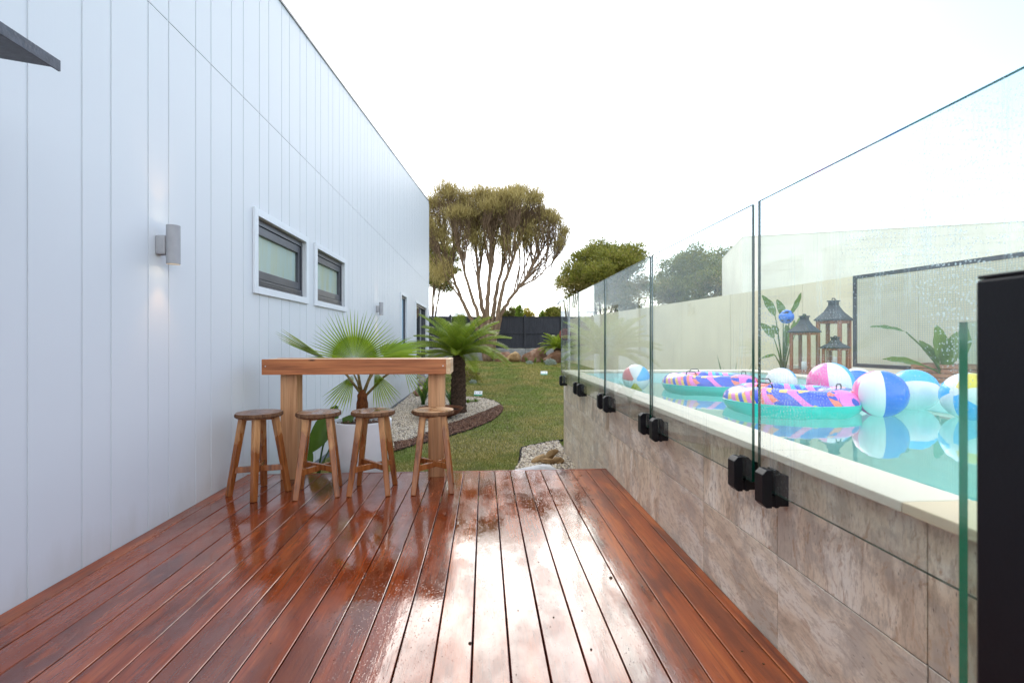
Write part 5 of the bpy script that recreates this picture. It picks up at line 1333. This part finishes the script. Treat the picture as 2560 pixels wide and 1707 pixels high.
gr = [G(1240 + .10204 * x, 1080 + .10204 * y) for x, y in ((560, 800), (600, 620), (600, 500), (640, 410), (800, 370), (1000, 330), (1200, 285), (1400, 250), (1640, 225))]
patch2d = [(p.x, p.y) for p in gr] + [(XP + 0.02, gr[-1].y), (XP + 0.02, DECK_END - .05), (0.12, DECK_END - .05), (0.15, 5.1)]
def pip(P, poly):
    x, y = P[:, 0], P[:, 1]; ins = np.zeros(len(P), bool); j = len(poly) - 1
    for i in range(len(poly)):
        xi, yi = poly[i]; xj, yj = poly[j]
        with np.errstate(divide='ignore', invalid='ignore'):
            c = ((yi > y) != (yj > y)) & (x < (xj - xi) * (y - yi) / ((yj - yi) if yj != yi else 1e-9) + xi)
        ins ^= c; j = i
    return ins
def bed_sheet(name, poly, dz, mt, label, kind='structure'):
    bm = bmesh.new(); vs = [bm.verts.new((x, y, float(lawn_z(y)) + dz)) for x, y in poly]
    f = bm.faces.new(vs); bmesh.ops.triangulate(bm, faces=[f]); bmesh.ops.subdivide_edges(bm, edges=bm.edges, cuts=2, use_grid_fill=True)
    for v in bm.verts: v.co.z = float(lawn_z(v.co.y)) + dz
    me = bpy.data.meshes.new('m'); bm.normal_update(); bm.to_mesh(me); bm.free()
    return tag(obj(name, me, mt), label, kind=kind)
bed_sheet('gravel_bed', bed2d, 0.016, M['gravel_base'], 'pale gravel garden bed along the house')
bed_sheet('mulch_border', mul2d, 0.024, M['mulch_base'], 'dark bark mulch border of the gravel bed')
bed_sheet('mulch_bed', small2d, 0.016, M['mulch_base'], 'small mulched bed beyond the cycad')
bed_sheet('gravel_patch', patch2d, 0.016, M['gravel_base'], 'triangular gravel patch between deck, lawn and pool wall')
def edging(poly, label):
    m = MB(); m.tube([(x, y, float(lawn_z(y)) + .018) for x, y in poly], .02, 5); tag(obj('edging_strip', m.me(True), M['underdeck']), label, 'edging')
edging([(p.x, p.y) for p in bed], 'dark flexible edging strip round the gravel bed')
edging([(p.x, p.y) for p in gr], 'dark flexible edging strip round the gravel patch')
def scatter(poly, N, rmin, rmax, seed, dz, excl=None):
    rg = np.random.default_rng(seed); P = np.array(poly); lo, hi = P.min(0), P.max(0); out = []
    tot = 0
    while tot < N:
        q = lo + (hi - lo) * rg.random((N, 2)); k = pip(q, poly)
        if excl is not None: k &= ~pip(q, excl)
        out.append(q[k]); tot += k.sum()
    Q = np.concatenate(out)[:N]; r = rg.uniform(rmin, rmax, N)
    return Q, r, np.asarray(lawn_z(Q[:, 1])) + dz
OCT = np.array([(1,0,0),(-1,0,0),(0,1,0),(0,-1,0),(0,0,1),(0,0,-1)], float)
OF = np.array([(0,2,4),(2,1,4),(1,3,4),(3,0,4),(2,0,5),(1,2,5),(3,1,5),(0,3,5)])
def pebbles(name, poly, N, rmin, rmax, seed, mt, label, dz=.02, excl=None, flat=.62, long=1.0):
    Q, r, z = scatter(poly, N, rmin, rmax, seed, dz, excl); rg = np.random.default_rng(seed + 1)
    A_ = rg.uniform(0, 6.28, N); sc = np.stack([r * rg.uniform(.8, 1.3, N) * long, r * rg.uniform(.7, 1.0, N) / long ** .5, r * rg.uniform(.5, .8, N) * flat / .62], 1)
    V = OCT[None] * (1 + .22 * rg.normal(size=(N, 6, 1))) * sc[:, None]
    c, s = np.cos(A_)[:, None], np.sin(A_)[:, None]; tl = rg.normal(0, .3, (N, 1))
    x, y, zz = V[..., 0] * c - V[..., 1] * s, V[..., 0] * s + V[..., 1] * c, V[..., 2] + V[..., 0] * tl
    V = np.stack([x + Q[:, :1], y + Q[:, 1:], zz + z[:, None]], 2).reshape(-1, 3)
    F = (OF[None] + (np.arange(N) * 6)[:, None, None]).reshape(-1, 3)
    tag(obj(name, me_np(V, F), mt), label, kind='stuff')
pebbles('gravel', bed2d, 24000, .012, .027, 3, M['pebble'], 'pale mixed pebbles filling the garden bed', .022, mul2d)
pebbles('gravel', patch2d, 6000, .011, .025, 5, M['pebble'], 'pale and dark pebbles in the patch beyond the deck', .022)
pebbles('mulch', mul2d, 7000, .012, .034, 7, M['mulch'], 'bark chips of the border strip', .032, None, .35, 1.6)
pebbles('mulch', small2d, 900, .015, .04, 9, M['mulch'], 'bark chips in the small far bed', .026, None, .35, 1.5)
def blades(N, seed):
    rg = np.random.default_rng(seed)
    y = 4.42 + (26.2 - 4.42) * rg.random(N) ** 1.75; x = rg.uniform(-2.2, 1.3, N)
    far = y > 7.0; x = np.where(far, rg.uniform(-2.6, 5.2, N), x)
    P = np.stack([x, y], 1); k = ~(pip(P, bed2d) | pip(P, patch2d) | pip(P, small2d)) & ((y > 7.15) | (x < XP)) & ((y > 18.8) | (x > XW)) & (y > DECK_END + .01)
    P = P[k]; N = len(P); sc = 1 + np.clip((P[:, 1] - 5) / 9, 0, 2.2)
    a = rg.uniform(0, 6.28, N); h = rg.uniform(.018, .042, N) * (0.85 + .15 * sc); w = rg.uniform(.003, .0055, N) * sc; ln = rg.uniform(.3, 1.3, N)[:, None]
    d = np.stack([np.cos(a), np.sin(a), 0 * a], 1); sd_ = np.stack([-np.sin(a), np.cos(a), 0 * a], 1)
    b = np.stack([P[:, 0], P[:, 1], lawn_z(P[:, 1]) - .003], 1); tip = b + d * h[:, None] * ln + np.stack([0 * h, 0 * h, h], 1)
    V = np.stack([b - sd_ * w[:, None], b + sd_ * w[:, None], tip], 1).reshape(-1, 3)
    tag(obj('grass', me_np(V, np.arange(N * 3).reshape(N, 3)), M['grass']), 'short green and straw coloured grass blades of the lawn', kind='stuff')
blades(330000, 21)

# ---- specks of litter and grit left on the wet deck
rg = random.Random(77); m = MB()
def speck(x, y, s):
    v = [(rg.uniform(.6, 1) * s * math.cos(a), rg.uniform(.6, 1) * s * math.sin(a)) for a in (0, 1.2, 2.4, 3.7, 5)]
    m.add([(x + a, y + b, 0.0012) for a, b in v] + [(x + a * .6, y + b * .6, 0.0012 + s * .5) for a, b in v], [(5, 6, 7, 8, 9)] + [(i, (i + 1) % 5, 5 + (i + 1) % 5, 5 + i) for i in range(5)])
for _ in range(330): speck(rg.uniform(-1.6, 1.1), rg.uniform(1.2, 4.3), rg.uniform(.0012, .0032))
for u, v, s in ((1527, 1444, .011), (1175, 1608, .010), (1071, 1549, .004), (1347, 1405, .005), (1384, 1543, .006), (1909, 1660, .006), (1855, 1628, .006), (1478, 1623, .007), (889, 1357, .008), (1164, 1332, .005), (1295, 1525, .004), (1455, 1526, .005)):
    p = GZ(u, v, 0.0); speck(p.x, p.y, s)
tag(obj('litter', m.me(), M['litter']), 'bits of bark and grit on the wet deck', kind='stuff')
